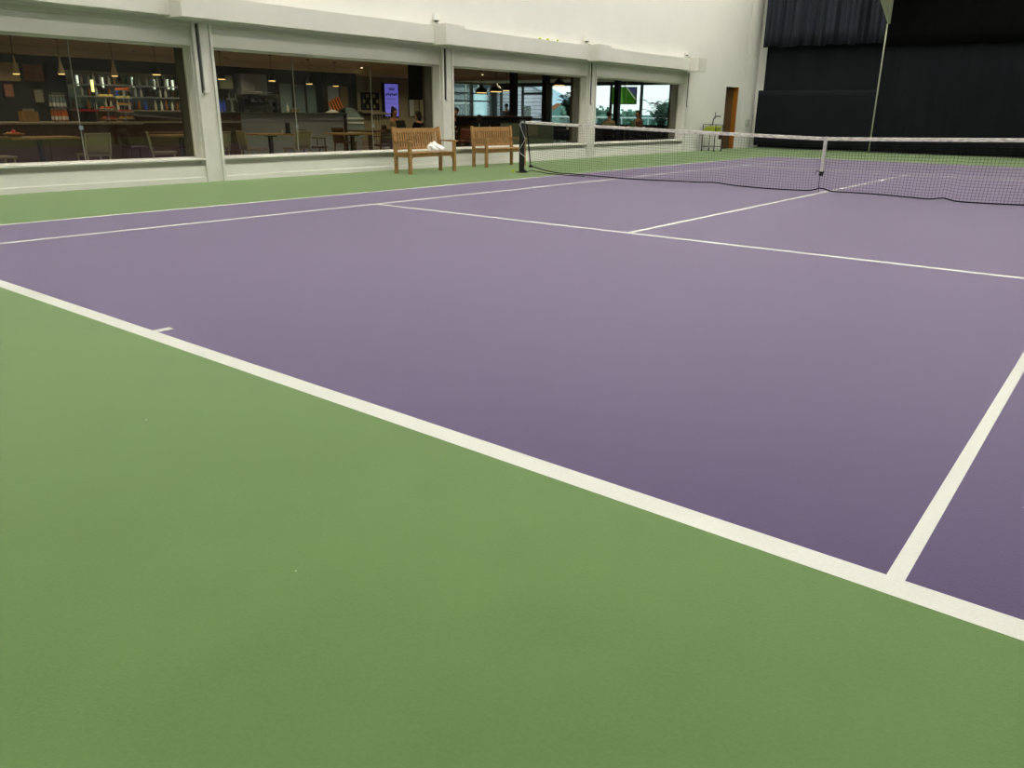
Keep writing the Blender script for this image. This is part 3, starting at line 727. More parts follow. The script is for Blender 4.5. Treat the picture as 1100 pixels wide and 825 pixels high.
# ---- things on the bar
ZB = 1.17
t = thing('coffee_machine', 'black and steel coffee machine on the bar', 'coffee machine', (-13.9, 10.45, ZB))
MB().box((-.22, -.38, .05), (.2, .38, .14), bev=.01).box((-.22, -.36, .14), (-.02, .36, .34)).box((-.22, -.4, .32), (.2, .4, .43), bev=.02).make('body', M['black_metal'], t)
MB().tube([(.15, -.36, .47), (.15, .36, .47)], .01).tube([(-.2, -.36, .47), (-.2, .36, .47)], .01).make('cup_rail', M['steel'], t)
for y in (-.2, .0, .2): MB().lathe([(.035, .24), (.035, .32), (.0, .32)], c=(.1, y, 0), n=12).tube([(.1, y, .26), (.24, y, .25)], .012).make('group_head', M['steel'], t)
for sx in (-.18, .16):
    for sy in (-.34, .34): MB().lathe([(.02, 0), (.02, .05), (0, .05)], c=(sx, sy, 0), n=8).make('foot', M['black'], t)
for k, (y, lb) in enumerate(((9.93, 'left black coffee grinder beside the coffee machine'), (11.02, 'black coffee grinder right of the coffee machine'))):
    t = thing('coffee_grinder', lb, 'coffee grinder', (-13.9, y, ZB))
    MB().box((-.08, -.07, 0), (.08, .07, .25), bev=.01).tube([(.08, 0, .12), (.15, 0, .12)], .02).make('body', M['black_metal'], t)
    MB().lathe([(.03, .25), (.07, .34), (.07, .42), (.0, .43)], n=14).make('hopper', M['slot'], t)
cupm = MB().lathe([(.022, 0), (.035, .03), (.04, .07), (.037, .07), (.03, .03), (.0, .01)], n=14)
cup0 = cupm.make('coffee_cup', M['paper']); cup0.location = (-13.85, 10.2, ZB+.48-.01); tag(cup0, 'white coffee cup standing on top of the coffee machine', 'cup', 'cups on the coffee machine')
for i in range(7):
    c = cup0.copy(); COL.objects.link(c); c.location = (-13.85-.09*(i % 2), 10.2+.085*(i//2+1), ZB+.43)
cup0.location.z = ZB+.43
t = thing('beer_tap', 'steel beer tap with two handles standing on the bar', 'tap', (-13.8, 9.65, ZB))
MB().lathe([(.06, 0), (.06, .01), (.03, .03), (.03, .3), (.0, .31)], n=14).tube([(0, -.12, .3), (0, .12, .3)], .028).make('column', M['steel'], t)
for s_ in (-.09, .09): MB().tube([(.0, s_, .3), (.09, s_, .28), (.1, s_, .22)], .01).tube([(.06, s_, .3), (.05, s_, .42)], .012).make('spout', M['steel'], t)
def stdbottle(nm, mt, capm, label, cat='bottle', h=.3):
    t = thing(nm, label, cat, (0, 0, 0)); bottle_mb(h).make('body', mt, t)
    MB().lathe([(.0, h*.99), (.016, h*.93), (.016, h*1.01), (.0, h*1.015)], n=8).make('cap', capm, t); return t
BC = {'clear': mat('clear_bottle_glass', (206, 214, 212), .1, .8), 'brown': mat('brown_bottle_glass', (60, 34, 14), .12, .8), 'green': mat('green_bottle_glass', (20, 50, 28), .12, .8),
      'blue': mat('blue_bottle_glass', (60, 90, 220), .12, .8), 'amber': mat('amber_spirit', (150, 90, 34), .15, .8), 'white': mat('white_bottle', (200, 200, 194), .3)}
prot = {}
for k, v in BC.items():
    prot[k] = None
def place_bottle(k, loc, label, group=None, h=1.0):
    if prot[k] is None:
        t = stdbottle('bottle', BC[k], M['black'] if k != 'white' else M['steel'], label); prot[k] = t; t.location = loc; t.scale = (1, 1, h)
        if group: t['group'] = group
        return t
    return dup(prot[k], loc, 0, label, group, (1, 1, h))
place_bottle('blue', (-13.75, 9.30, ZB), 'left of two bright blue bottles on the bar beside the pillar')
place_bottle('blue', (-13.75, 9.40, ZB), 'right of two bright blue bottles on the bar beside the pillar')
place_bottle('white', (-13.8, 11.28, ZB), 'white bottle on the bar right of the coffee grinder', h=.8)
t = thing('jar_tray', 'little steel tray of jars on the bar before the dark wall', 'tray', (-13.8, 11.5, ZB)); MB().box((-.08, -.14, 0), (.08, .14, .012), bev=.004).make('tray', M['steel'], t)
for i in range(4):
    j = thing('jar', 'small jar with pale contents on the steel tray on the bar', 'jar', (-13.8, 11.40+.07*i, ZB+.012), 0, 'jars on the bar tray')
    MB().lathe([(.026, 0), (.028, .01), (.028, .07), (.02, .085), (.0, .085)], n=10).make('body', M['chair_fab'], j); MB().lathe([(.0, .083), (.024, .085), (.024, .1), (.0, .1)], n=10).make('lid', M['steel'], j)
# backbar
t = thing('back_bar', 'back bar cabinet with two shelves and added glowing glints behind the bar', 'cabinet', (-19.9, 10.8, 0.02))
MB().box((-.3, -2.2, 0), (.35, 2.2, 1.11)).make('body', M['dark_wood'], t)
MB().box((-.3, -2.24, 1.11), (.4, 2.24, 1.15), bev=.005).make('counter_top', M['stone'], t)
for k in range(4): d_ = MB().box((.35, -2.15+k*1.08, .08), (.37, -1.12+k*1.08, 1.02), bev=.004).make('door', M['dark_wood'], t); MB().tube([(.385, -1.25+k*1.08, .7), (.385, -1.25+k*1.08, .9)], .01).make('handle', M['steel'], d_)
for z in (1.50, 1.82): MB().box((-.28, -2.2, z), (.1, 2.2, z+.025)).make('shelf', M['slate'], t)
MB().box((-.29, -2.2, 1.2), (-.27, 2.2, 2.2)).make('mirror', mat('bar_mirror', (170, 180, 178), .08, .5, 1.0), t)
for (y, z) in ((-1.9, 1.93), (-1.2, 1.9), (-.3, 1.94), (.35, 1.9), (.8, 1.92), (.95, 1.9), (1.25, 1.6), (1.45, 1.9), (1.9, 1.9)): MB().tube([(-.24, y, z-.14), (-.24, y, z+.14)], .022, 8).make('glint_strip', mat('cool_glint', (235, 240, 225), .5, emit=1.6), t)  # glowing strips added to stand in for window reflections and bottle glints
kinds = ['clear', 'brown', 'green', 'amber', 'white', 'clear', 'brown', 'clear', 'amber', 'white', 'green', 'clear', 'blue', 'brown']
names = {'clear': 'clear glass', 'brown': 'dark brown', 'green': 'dark green', 'amber': 'amber', 'white': 'white', 'blue': 'blue'}
rb = random.Random(11)
for lv, (z, xx, nm_) in enumerate(((1.17, -19.7, 'back bar worktop'), (1.545, -19.95, 'middle back bar shelf'), (1.865, -19.95, 'top back bar shelf'))):
    for i in range(26 if lv == 0 else 22):
        y = 8.9 + i*(.165 if lv == 0 else .19) + rb.uniform(-.03, .03)
        k = rb.choice(kinds)
        place_bottle(k, (xx, y, z), '%s bottle standing on the %s' % (names[k], nm_), '%s bottles on the %s' % (names[k], nm_), rb.uniform(.8, 1.05))
# wall cabinets, pictures, panels on the back wall
t = thing('wall_cabinet', 'pale wall cupboard above the coffee machine', 'cupboard', (-20.18, 13.4, 1.85)); MB().box((0, -.25, 0), (.35, .25, .42), bev=.005).make('body', M['grey_green'], t); MB().box((.35, -.24, .01), (.365, .24, .41), bev=.003).make('door', M['grey_green'], t)
t = thing('wall_cabinet', 'wide dark cupboard with steel edge beside the pale wall cupboard', 'cupboard', (-20.18, 14.45, 1.65)); MB().box((0, -.5, 0), (.35, .5, .7), bev=.005).make('body', M['slate'], t); MB().box((.35, -.49, .01), (.365, 0, .69)).make('door', M['slate'], t); MB().box((.35, 0.01, .01), (.365, .49, .69)).make('door', M['steel'], t, label='steel door')
def picture(label, y0, y1, z0, z1, mt, x=-20.19, name='wall_picture', cat='picture', fr=None):
    t = thing(name, label, cat, (x, (y0+y1)/2, (z0+z1)/2)); a, b = (y1-y0)/2, (z1-z0)/2
    MB().box((0, -a, -b), (.03, a, b), bev=.004).make('frame', fr or M['dark_wood'], t); MB().box((.03, -a+.03, -b+.03), (.034, a-.03, b-.03)).make('print', mt, t)
k = 1.043
picture('cream wall menu board at the far left of the cafe', 6.6, 7.45, 1.85, 2.36, mat('menu_print', (200, 180, 140), .7))
picture('brown wall picture right of the cream menu board', 7.5, 8.05, 1.87, 2.34, wood('rust_print', (140, 98, 70), .6))
picture('small reddish brown picture below the menu board', 6.95, 7.22, 1.45, 1.82, mat('rose_print', (170, 120, 106), .7))
picture('grey notice sheet on the dark wall left of the juice rack', 7.68, 7.95, 1.32, 1.70, mat('grey_print', (160, 158, 140), .7))
for i, (a, b, mt_, lb) in enumerate(((15.65, 16.2, 'teal', 'wide frosted teal wall panel behind the bar'), (16.25, 16.75, 'teal', 'second frosted teal wall panel behind the bar'), (16.8, 17.25, 'teal', 'frosted teal wall panel touching the dark post'), (17.7, 18.3, 'slate', 'grey wall panel right of the dark post'), (18.35, 18.75, 'chair_fab', 'pale beige wall panel beside the grey panel'))):
    picture(lb, a, b, .3, 2.12, M[mt_], name='wall_panel', cat='panel', fr=M['slot'])
# striped bag and white cloth on the bar end
o = MB().box((-.05, -.19, 0), (.05, .19, .32), bev=.02).make('striped_bag', M['stripe']); o.location = (-13.8, 12.95, 1.235); o.rotation_euler = (.45, 0, 0); tag(o, 'orange and black striped bag leaning on the bar end', 'bag')
mm = MB(); mm.grid(lambda a_, b_: (-.13+.26*a_, -.17+.34*b_, .0+.08*max(0, 1-((a_-.5)*2.0)**2)*max(0, 1-((b_-.5)*2.0)**2)*(1+.3*math.sin(a_*14)*math.sin(b_*9))), 14, 14)
o = mm.make('white_cloth', M['paper']); o.location = (-13.75, 12.72, ZB+.002); o.modifiers.new('s', 'SOLIDIFY').thickness = .004; tag(o, 'crumpled white cloth on the bar below the striped bag', 'cloth')

# ---- wall art, digital display
X2 = -22.29
t = thing('wall_art', 'black square wall art with chequered white squares', 'wall art', (X2, 21.7, 1.62))
MB().box((0, -.5, -.35), (.04, .5, .35), bev=.005).make('board', M['black'], t)
for (r_, cols) in ((0, (1, 3)), (1, (0, 2, 4)), (2, (1, 3))):
    for c_ in cols: MB().box((.04, -.42+c_*.185, .14-r_*.215), (.05, -.42+c_*.185+.13, .14-r_*.215+.14), bev=.003).make('white_square', M['chair_fab'], t)
t = thing('wall_shelf', 'pale narrow shelf on the beige wall below the chequered art', 'shelf', (X2, 21.7, 1.14)); MB().box((0, -.7, 0), (.25, .7, .06), bev=.005).make('board', M['stone'], t); MB().box((.02, -.6, -.12), (.05, .6, 0)).make('bracket', M['slot'], t)
scr = mat('violet_screen', (126, 118, 246), .4, emit=.62); scd = mat('screen_dark_print', (60, 60, 150), .4, emit=.15)
t = thing('digital_sign', 'tall violet digital display in a black frame on the beige wall', 'screen', (X2, 22.87, 1.68))
MB().box((0, -.48, -.72), (.08, .44, .70), bev=.01).make('casing', M['black'], t)
MB().box((.08, -.38, -.66), (.084, .40, .66)).make('screen', scr, t)
mm = MB()
rs = random.Random(5)
mm.box((.084, -.16, .46), (.086, .22, .50)).box((.084, -.12, .40), (.086, .18, .44))
for i in range(6): mm.ball((.086, -.28+.11*i, .22+.03*(i % 2)), .05, seg=8, sc=(.05, 1, 1.1))
for z in (.06, .02, -.10, -.17, -.30, -.36): mm.box((.084, -.30, z), (.086, -.30+rs.uniform(.35, .6), z+.014))
mm.make('screen_print', scd, t)
picture('pale notice panel on the beige wall right of the display', 23.95, 24.3, 1.0, 1.85, M['plastic_grey'], X2, fr=M['slot'])
picture('wide pale notice panel beyond the hanging black screen', 24.6, 25.7, .95, 1.85, M['cafe_wall2'], X2, fr=M['slot'])
# hanging black TV
t = thing('hanging_television', 'big black television hanging from the cafe ceiling by the second pillar', 'television', (-11.0, 13.62, 1.97), math.radians(-38))
MB().box((-.04, -.47, -.44), (.03, .47, .46), bev=.012).make('casing', M['black'], t); MB().box((.03, -.45, -.41), (.034, .45, .44)).make('screen', M['black_metal'], t)
MB().tube([(-.03, 0, .3), (-.1, 0, .6)], .03).box((-.2, -.1, .585), (.0, .1, .6)).make('ceiling_mount', M['black_metal'], t)
# second hanging screen with green field
grn = [mat('screen_grass', (70, 150, 40), .4, emit=.33), mat('screen_light_grass', (120, 200, 80), .4, emit=.45), mat('screen_blue', (92, 100, 160), .4, emit=.4), mat('screen_white', (235, 240, 235), .4, emit=.6)]
t = thing('hanging_screen', 'hanging screen showing a green playing field and violet corner', 'television', (-14.0, 28.6, 1.98), math.radians(-90))
MB().box((-.05, -.61, -.35), (.0, .61, .35), bev=.008).make('casing', M['black'], t)
s_ = MB(); s_.box((.0, -.58, -.32), (.004, .58, .32)).make('screen', grn[0], t)
mm = MB(); mm.prism([(-.25, -.32), (-.02, -.32), (-.12, .32), (-.16, .32)], .004, .006, 'X', 0)
mm.prism([(.16, .32), (.58, .32), (.58, -.02)], .004, .006, 'X', 1); mm.prism([(.11, .32), (.15, .32), (.57, -.12), (.57, -.16)], .006, .008, 'X', 2)
mm.make('screen_picture', [grn[1], grn[2], grn[3]], t)
MB().tube([(-.03, 0, .3), (-.03, 0, .62)], .02).make('ceiling_mount', M['black_metal'], t)

# ---- partition, service station, notice
t = thing('partition_panel', 'low grey green partition panel behind the net post', 'partition', (-10.5, 17.36, 0.02))
MB().box((-.04, -1.25, .06), (.04, 1.25, .92), bev=.008).make('panel', M['grey_green'], t); MB().box((-.05, -1.26, .92), (.05, 1.26, .94)).make('cap_rail', M['slot'], t)
for y in (-1.1, 1.1): MB().box((-.15, y-.03, 0), (.15, y+.03, .06)).make('foot', M['black_metal'], t)
nt_ = MB().box((0, -.28, -.14), (.004, .28, .14)).make('notice', M['stone']); nt_.location = (-10.458, 17.5, .74); tag(nt_, 'pale notice sheet on the grey green partition beside the net post', 'notice')
t = thing('service_station', 'dark waist high service station behind the partition', 'sideboard', (-12.4, 18.1, 0.02))
MB().box((-.3, -1.5, 0), (.3, 1.5, 1.06)).make('body', M['black'], t); MB().box((-.34, -1.54, 1.06), (.34, 1.54, 1.11), bev=.006).make('counter_top', M['dark_wood'], t)
for k in range(3): d_ = MB().box((.3, -1.45+k, .08), (.32, -.55+k, 1.0), bev=.004).make('door', M['black_metal'], t); MB().tube([(.335, -.65+k, .7), (.335, -.65+k, .85)], .01).make('handle', M['steel'], d_)
t = thing('round_sign', 'round dark sign disc on a thin stand behind the second bench', 'sign', (-10.9, 15.6, 0.02))
MB().lathe([(.12, 0), (.12, .012), (.012, .02), (.012, .92), (.0, .92)], n=16).make('stand', M['steel'], t)
MB().tube([(-.008, 0, 1.04), (.012, 0, 1.04)], .12, 24).make('disc', M['chair_dark'], t)
t = thing('balustrade', 'short pale metal balustrade left of the violet display', 'railing', (-15.0, 15.6, 0.02))
mm = MB(); mm.tube([(0, -.35, 1.13), (0, .45, 1.13)], .022)
for k in range(8): mm.tube([(0, -.35+k*.114, .1), (0, -.35+k*.114, 1.12)], .012, 6)
mm.tube([(0, -.35, .1), (0, .45, .1)], .018).box((-.06, -.37, 0), (.06, -.33, .1)).box((-.06, .43, 0), (.06, .47, .1)).make('rail', M['plastic_grey'], t)

# ---- tables and chairs
def make_table(label, loc, rz, L_=1.1, W_=.7, wood_='table_wood'):
    t = thing('cafe_table', label, 'table', loc, rz)
    MB().box((-W_/2, -L_/2, .70), (W_/2, L_/2, .735), bev=.006).make('tabletop', M[wood_], t)
    MB().box((-.035, -.035, .02), (.035, .035, .70)).make('pedestal', M['black_metal'], t)
    MB().box((-.25, -.3, 0), (.25, .3, .02), bev=.006).box((-.2, -.03, .67), (.2, .03, .70)).make('base', M['black_metal'], t)
    return t
def make_chair(label, loc, rz, fab='chair_fab', metal='chair_metal', arms=False):
    """faces local +y; back at -y"""
    t = thing('cafe_chair', label, 'chair', loc, rz)
    for sx in (-1, 1):
        MB().beam((sx*.19, .18, 0), (sx*.185, .17, .43), .025, .025).make('leg', M[metal], t)
        MB().beam((sx*.19, -.22, 0), (sx*.185, -.18, .44), .025, .025).make('leg', M[metal], t)
    MB().box((-.21, -.2, .43), (.21, .21, .47), bev=.014).make('seat', M[fab], t)
    bk = MB(); bk.grid(lambda a, b: (-.20+.40*a, -.19-.05*b-.03*(1-(2*a-1)**2), .47+.31*b), 8, 4)
    o = bk.make('backrest', M[fab], t); o.modifiers.new('s', 'SOLIDIFY').thickness = .022
    bf = MB()
    for sx in (-1, 1): bf.beam((sx*.205, -.19, .44), (sx*.205, -.245, .80), .022, .022)
    bf.beam((-.215, -.25, .80), (.215, -.25, .80), .022, .022); bf.make('back_frame', M[metal], t)
    MB().beam((-.185, -.2, .22), (.185, -.2, .22), .018).beam((-.185, .175, .22), (.185, .175, .22), .018).make('stretcher', M[metal], t)
    if arms:
        for sx in (-1, 1): MB().beam((sx*.23, -.21, .64), (sx*.23, .16, .64), .04, .022).beam((sx*.23, .15, .47), (sx*.23, .15, .64), .025).make('armrest', M[metal], t)
    return t
Z0 = .02
TB = 'brown wooden cafe table '
make_table(TB+'with a fruit basket, leftmost behind the first window', (-10.62, 3.85, Z0), 0)
make_table(TB+'behind the first window beside the white pillar', (-10.6, 6.45, Z0), 0, 1.0)
make_table(TB+'with a menu holder behind the second window', (-10.62, 8.45, Z0), 0, 1.0)
make_table(TB+'behind the bench with the bag', (-10.2, 10.35, Z0), 0, 1.1)
CH = 'taupe metal framed cafe chair '
make_chair(CH+'at the far left end of the fruit basket table', (-10.0, 2.95, Z0), 0)
make_chair(CH+'backed to the glass, right of the first window seam', (-9.97, 4.42, Z0), PI/2)
make_chair(CH+'left of the table beside the first pillar', (-9.92, 5.66, Z0), -.5)
make_chair(CH+'just right of the first pillar', (-10.0, 6.72, Z0), PI/2+.3)
make_chair(CH+'left of the menu holder table', (-10.15, 7.70, Z0), -.2)
make_chair(CH+'backed to the glass before the menu holder table', (-9.98, 8.64, Z0), PI/2)
make_chair('dark brown leather armchair left of the table behind the bagged bench', (-10.3, 9.36, Z0), -.3, 'chair_dark', 'dark_wood', True)
make_chair('dark brown leather armchair right of the table behind the bagged bench', (-10.2, 11.2, Z0), PI, 'chair_dark', 'dark_wood', True)
make_table('darker wooden table in the second row below the back bar bottles', (-12.2, 7.3, Z0), 0, 1.4, .7, 'dark_wood')
for (y, rz_, lb) in ((6.3, 0, 'left of'), (8.3, PI, 'right of')): make_chair('dark wooden chair ' + lb + ' the darker second row table', (-12.2, y, Z0), rz_, 'chair_dark', 'dark_wood')
make_table('dark wooden table beside the curved display case', (-12.0, 12.5, Z0), 0, 1.1, .7, 'dark_wood')
make_chair('dark brown chair at the table beside the curved display case', (-12.0, 11.65, Z0), 0, 'chair_dark', 'dark_wood')
make_chair('red upholstered chair just right of the second pillar', (-10.9, 14.85, Z0), PI, 'red', 'dark_wood')
make_table('dark table behind the red chair', (-10.9, 13.9, Z0), 0, .8, .7, 'dark_wood')
make_table('dark table with white cups behind the net left of the third pillar', (-10.4, 19.6, Z0), 0, 1.1, .7, 'dark_wood')
BK = 'black cafe chair '
for (x, y, rz_, lb) in ((-11.2, 19.4, -PI/2, 'behind the table with white cups'), (-10.4, 20.4, PI, 'right of the table with white cups'), (-9.75, 19.3, PI/2, 'before the table with white cups'),
        (-10.7, 24.6, PI, 'between the two seated men behind the fourth window'), (-10.0, 22.3, 0, 'nearest the glass left of the man in beige'), (-10.2, 25.4, PI, 'nearest the glass at the right of the fourth window'),
        (-12.8, 24.6, 0, 'in the second row behind the man in beige'), (-13.2, 27.2, PI, 'by the facade window below the green screen'), (-15.6, 24.5, 0, 'in the open floor left of the green screen'), (-15.6, 26.6, PI, 'in the open floor before the bright facade')):
    make_chair(BK+lb, (x, y, Z0), rz_, 'black', 'black_metal')
make_table('dark table between the two seated men', (-11.5, 24.55, Z0), 0, 1.0, .8, 'dark_wood')
make_table('dark table nearest the glass behind the fourth window', (-10.0, 23.6, Z0), 0, 1.2, .7, 'dark_wood')
make_table('dark table by the facade below the green screen', (-13.4, 26.2, Z0), 0, 1.0, .7, 'dark_wood')
make_table('dark table in the open floor before the bright facade', (-15.6, 25.5, Z0), 0, 1.0, .7, 'dark_wood')
def cup(loc, label, group=None):
    c = cup0.copy(); COL.objects.link(c); c.location = loc; c['label'] = label
    if 'group' in c: del c['group']
    if group: c['group'] = group
ZT = Z0+.735
cup((-10.35, 19.2, ZT), 'white cup on the dark table left of the third pillar, left one'); cup((-10.3, 19.9, ZT), 'white cup on the dark table left of the third pillar, right one')
cup((-9.95, 23.3, ZT), 'white cup on the table nearest the glass behind the fourth window'); cup((-11.45, 24.8, ZT), 'white cup on the table between the two seated men')
# menu holder, salt, basket of fruit
t = thing('menu_holder', 'dark upright menu holder on the table behind the second window', 'menu holder', (-10.4, 8.95-.2, ZT)); MB().box((-.03, -.06, 0), (.03, .06, .02), bev=.003).make('foot', M['black'], t); MB().box((-.008, -.055, .02), (.008, .055, .22), bev=.002).make('card', M['black_metal'], t)
t = thing('salt_shaker', 'small glass salt shaker beside the dark menu holder', 'shaker', (-10.4, 8.6, ZT)); MB().lathe([(.018, 0), (.02, .01), (.016, .07), (.0, .07)], n=10).make('body', M['plastic_grey'], t); MB().lathe([(.0, .068), (.018, .07), (.012, .09), (.0, .092)], n=10).make('cap', M['steel'], t)
t = thing('fruit_basket', 'small basket on the leftmost table holding red and pale fruit', 'basket', (-10.55, 3.45, ZT))
MB().lathe([(.0, 0), (.1, 0), (.15, .06), (.155, .06), (.145, .05), (.098, .008), (.0, .008)], n=20).make('bowl', M['table_wood'], t)
fr0 = None
for i in range(9):
    an = i*2.4; rr_ = .085*(i % 3 != 0)
    mtf = (pastry_m[2], pastry_m[3], pastry_m[1])[i % 3]; lb = ('red', 'pale', 'orange')[i % 3]
    o = MB().ball((0, 0, 0), .032, seg=10, sc=(1, 1, .92)).tube([(0, 0, .028), (.004, 0, .036)], .003, 5).make('fruit', mtf); o.location = (-10.55+rr_*math.cos(an), 3.45+rr_*math.sin(an), ZT+.043+(.04 if i % 3 == 0 else 0)+i*.001)
    tag(o, lb + ' fruit lying in the basket on the leftmost table', 'fruit', lb + ' fruit in the basket')

# ---- palms
def palm(label, loc, h, nf, seed, spread=.6, trunk=.35):
    R = random.Random(seed); t = thing('potted_palm', label, 'potted plant', loc)
    MB().lathe([(.0, 0), (.15, 0), (.2, .3), (.22, .32), (.19, .32), (.18, .28), (.0, .28)], n=20).make('pot', M['pot'], t)
    MB().tube([(0, 0, .27), (.02, .01, .27+trunk*.5), (.0, .02, .27+trunk)], [.035, .03, .028], 8).make('trunk', M['dark_wood'], t)
    mm = MB(); z0 = .25+trunk
    for k in range(nf):
        an = k*2.399+R.uniform(-.2, .2); L_ = R.uniform(.75, 1.0)*spread; rise = (h-z0)*R.uniform(.55, 1.0)
        pts = []
        for i in range(9):
            s_ = i/8; rad = L_*(s_**1.2); zz_ = z0 + rise*(1-(1-s_)**1.7) - .45*L_*max(0, s_-.55)**1.3*2.2
            pts.append(Vector((rad*math.cos(an), rad*math.sin(an), zz_)))
        mm.tube(pts, [.008*(1-i/10) for i in range(9)], 4)
        for i in range(1, 17):
            s_ = i/16*8; a_ = min(int(s_), 7); f_ = s_-a_; P = pts[a_].lerp(pts[a_+1], f_); D = (pts[a_+1]-pts[a_]).normalized(); side = D.cross(Vector((0,0,1))).normalized()
            ll = .26*math.sin(PI*min(.95, .15+i/18))*R.uniform(.8, 1.1)
            for sg in (-1, 1):
                tip = P + side*sg*ll*.8 + D*ll*.55 + Vector((0, 0, -.25*ll)); mid = P.lerp(tip, .45)+Vector((0, 0, .02)); w_ = D*.018
                mm.bm.faces.new([mm.bm.verts.new(q) for q in (P, mid+w_, tip)]); mm.bm.faces.new([mm.bm.verts.new(q) for q in (P, tip, mid-w_)])
    mm.make('foliage', M['leaf'], t)
palm('large leafy palm in a pot behind the man in maroon at the fourth window', (-11.6, 27.6, Z0), 2.25, 15, 4, 1.15, .4)
palm('potted palm before the bright window left of the third pillar', (-16.55, 28.3, Z0), 2.35, 24, 9, .75, .75)

# ---- people
def skin(name, chains, mt, parent=None, sub=1):
    """chains: list of polylines [(x,y,z,r),...]; shared start points are welded -> one continuous skinned surface"""
    bm = bmesh.new(); lay = bm.verts.layers.skin.verify(); cache = {}; first = True
    for ch in chains:
        prev = None
        for p in ch:
            key = tuple(round(c, 4) for c in p[:3])
            if key not in cache:
                v = bm.verts.new(p[:3]); v[lay].radius = (p[3], p[3]); v[lay].use_root = first; first = False; cache[key] = v
            v = cache[key]
            if prev is not None and prev is not v and not bm.edges.get((prev, v)): bm.edges.new((prev, v))
            prev = v
    me = bpy.data.meshes.new('tmp'); bm.to_mesh(me); bm.free(); o = bpy.data.objects.new('tmp', me); COL.objects.link(o)
    o.modifiers.new('skin', 'SKIN').use_smooth_shade = True
    s_ = o.modifiers.new('sub', 'SUBSURF'); s_.levels = sub; s_.render_levels = sub
    dg = bpy.context.evaluated_depsgraph_get(); me2 = bpy.data.meshes.new_from_object(o.evaluated_get(dg)); bpy.data.objects.remove(o); bpy.data.meshes.remove(me)
    me2.name = name; me2.materials.clear(); me2.materials.append(mt)
    for p in me2.polygons: p.use_smooth = True; p.material_index = 0
    ob = bpy.data.objects.new(name, me2); COL.objects.link(ob)
    if parent is not None: ob.parent = parent
    return ob
def person(label, loc, rz, shirt, trousers, hair, pose='sit', head_turn=0, lean=.12, longhair=False, arm='table', bun=False, skinm=None, sc=1.0):
    """faces local +y; origin on the floor"""
    t = thing('person', label, 'person', loc, rz); t.scale = (sc, sc, sc); skinm = skinm or M['skin']
    hz = .50 if pose == 'sit' else .92
    def B(x, y, z, r_): return (x, y + lean*(z), hz+z, r_)   # body point relative to pelvis
    pel = (0, 0, hz, .115)
    spine = [pel, B(0, 0, .14, .115), B(0, .005, .30, .13), B(0, 0, .43, .115)]
    neck = [B(0, 0, .43, .115), B(0, .01, .51, .052), B(0, .015, .56, .05)]
    hx = B(0, .015, .56, .05)
    H = Vector((0, hx[1]+.02, hx[2]))
    head = [hx, (0, H.y+.005, H.z+.055, .07), (0, H.y+.0, H.z+.12, .086), (0, H.y-.008, H.z+.19, .078), (0, H.y-.01, H.z+.225, .05)]
    fz = Vector((math.sin(head_turn), math.cos(head_turn), 0)); fs = Vector((fz.y, -fz.x, 0))
    hc = Vector((0, H.y, H.z+.12))
    chains = [spine, neck, head]
    n1 = hc+fz*.085+Vector((0, 0, .0)); chains.append([(0, H.y+.0, H.z+.12, .086), tuple(n1)+(.03,), tuple(hc+fz*.112+Vector((0, 0, -.012)))+(.010,)])
    shirtch = [[(p[0], p[1], p[2], p[3]+.014) for p in spine]]; legs = []; 
    for sx in (-1, 1):
        sh0 = B(0, 0, .43, .115); sh = B(sx*.165, 0, .44, .06)
        if arm == 'raise' and sx == -1: el = B(sx*.26, .1, .42, .042); wr = B(sx*.22, .2, .66, .028); hd = (0, .02, .08)
        elif arm == 'down': el = B(sx*.22, -.02, .17, .042); wr = B(sx*.23, .06, -.06, .028); hd = (0, .02, -.08)
        else: el = B(sx*.23, .09, .19, .042); wr = B(sx*.15, .33, .25, .028); hd = (-sx*.02, .085, .0)
        W = Vector(wr[:3]); hv = Vector(hd).normalized(); pa = W+hv*.05
        chains.append([sh0, sh, el, wr, tuple(pa)+(.03,)])
        side = hv.cross(Vector((0, 0, 1)) if abs(hv.z) < .8 else Vector((0, 1, 0))).normalized(); dn = Vector((0, 0, -1)) if abs(hv.z) < .8 else Vector((0, 1, 0))
        for q, fl in ((-.027, .060), (-.009, .072), (.009, .068), (.027, .052)):
            a_ = pa+side*q+hv*.035; b_ = a_+hv*fl*.5+dn*.006; c_ = a_+hv*fl*.85+dn*.025
            chains.append([tuple(pa)+(.03,), tuple(a_)+(.0095,), tuple(b_)+(.0085,), tuple(c_)+(.0075,)])
        th = pa-side*sx*.03-hv*.02; chains.append([tuple(pa)+(.03,), tuple(th)+(.011,), tuple(th-side*sx*.02+hv*.035)+(.009,)])
        e2 = Vector(el[:3]).lerp(W, .85)
        shirtch.append([(sh0[0], sh0[1], sh0[2], .129), sh[:3]+(.072,), el[:3]+(.055,), tuple(e2)+(.042,)])
        if pose == 'sit': lg = [pel, (sx*.09, .04, hz-.01, .09), (sx*.13, .42, hz-.02, .062), (sx*.13, .40, .10, .042), (sx*.14, .50, .05, .034)]
        else: lg = [pel, (sx*.09, .0, hz-.06, .09), (sx*.10, .03, hz-.44, .06), (sx*.11, .0, .09, .042), (sx*.12, .12, .045, .034)]
        chains.append(lg); legs.append([(p[0], p[1], p[2], p[3]+.014) for p in lg[:4]])
        MB().ball((lg[4][0], lg[4][1]-.03, .045), .05, seg=10, sc=(.95, 2.5, .85)).make('shoe', M['black'], t)
    skin('body', chains, skinm, t, 1)
    skin('shirt', shirtch, shirt, t, 1); skin('trousers', legs, trousers, t, 1)
    mm = MB()
    for sx in (-1, 1): mm.ball(tuple(hc+fz*.078+fs*sx*.032+Vector((0, 0, .012))), .011, seg=8)
    mm.make('eye', M['black'], t)
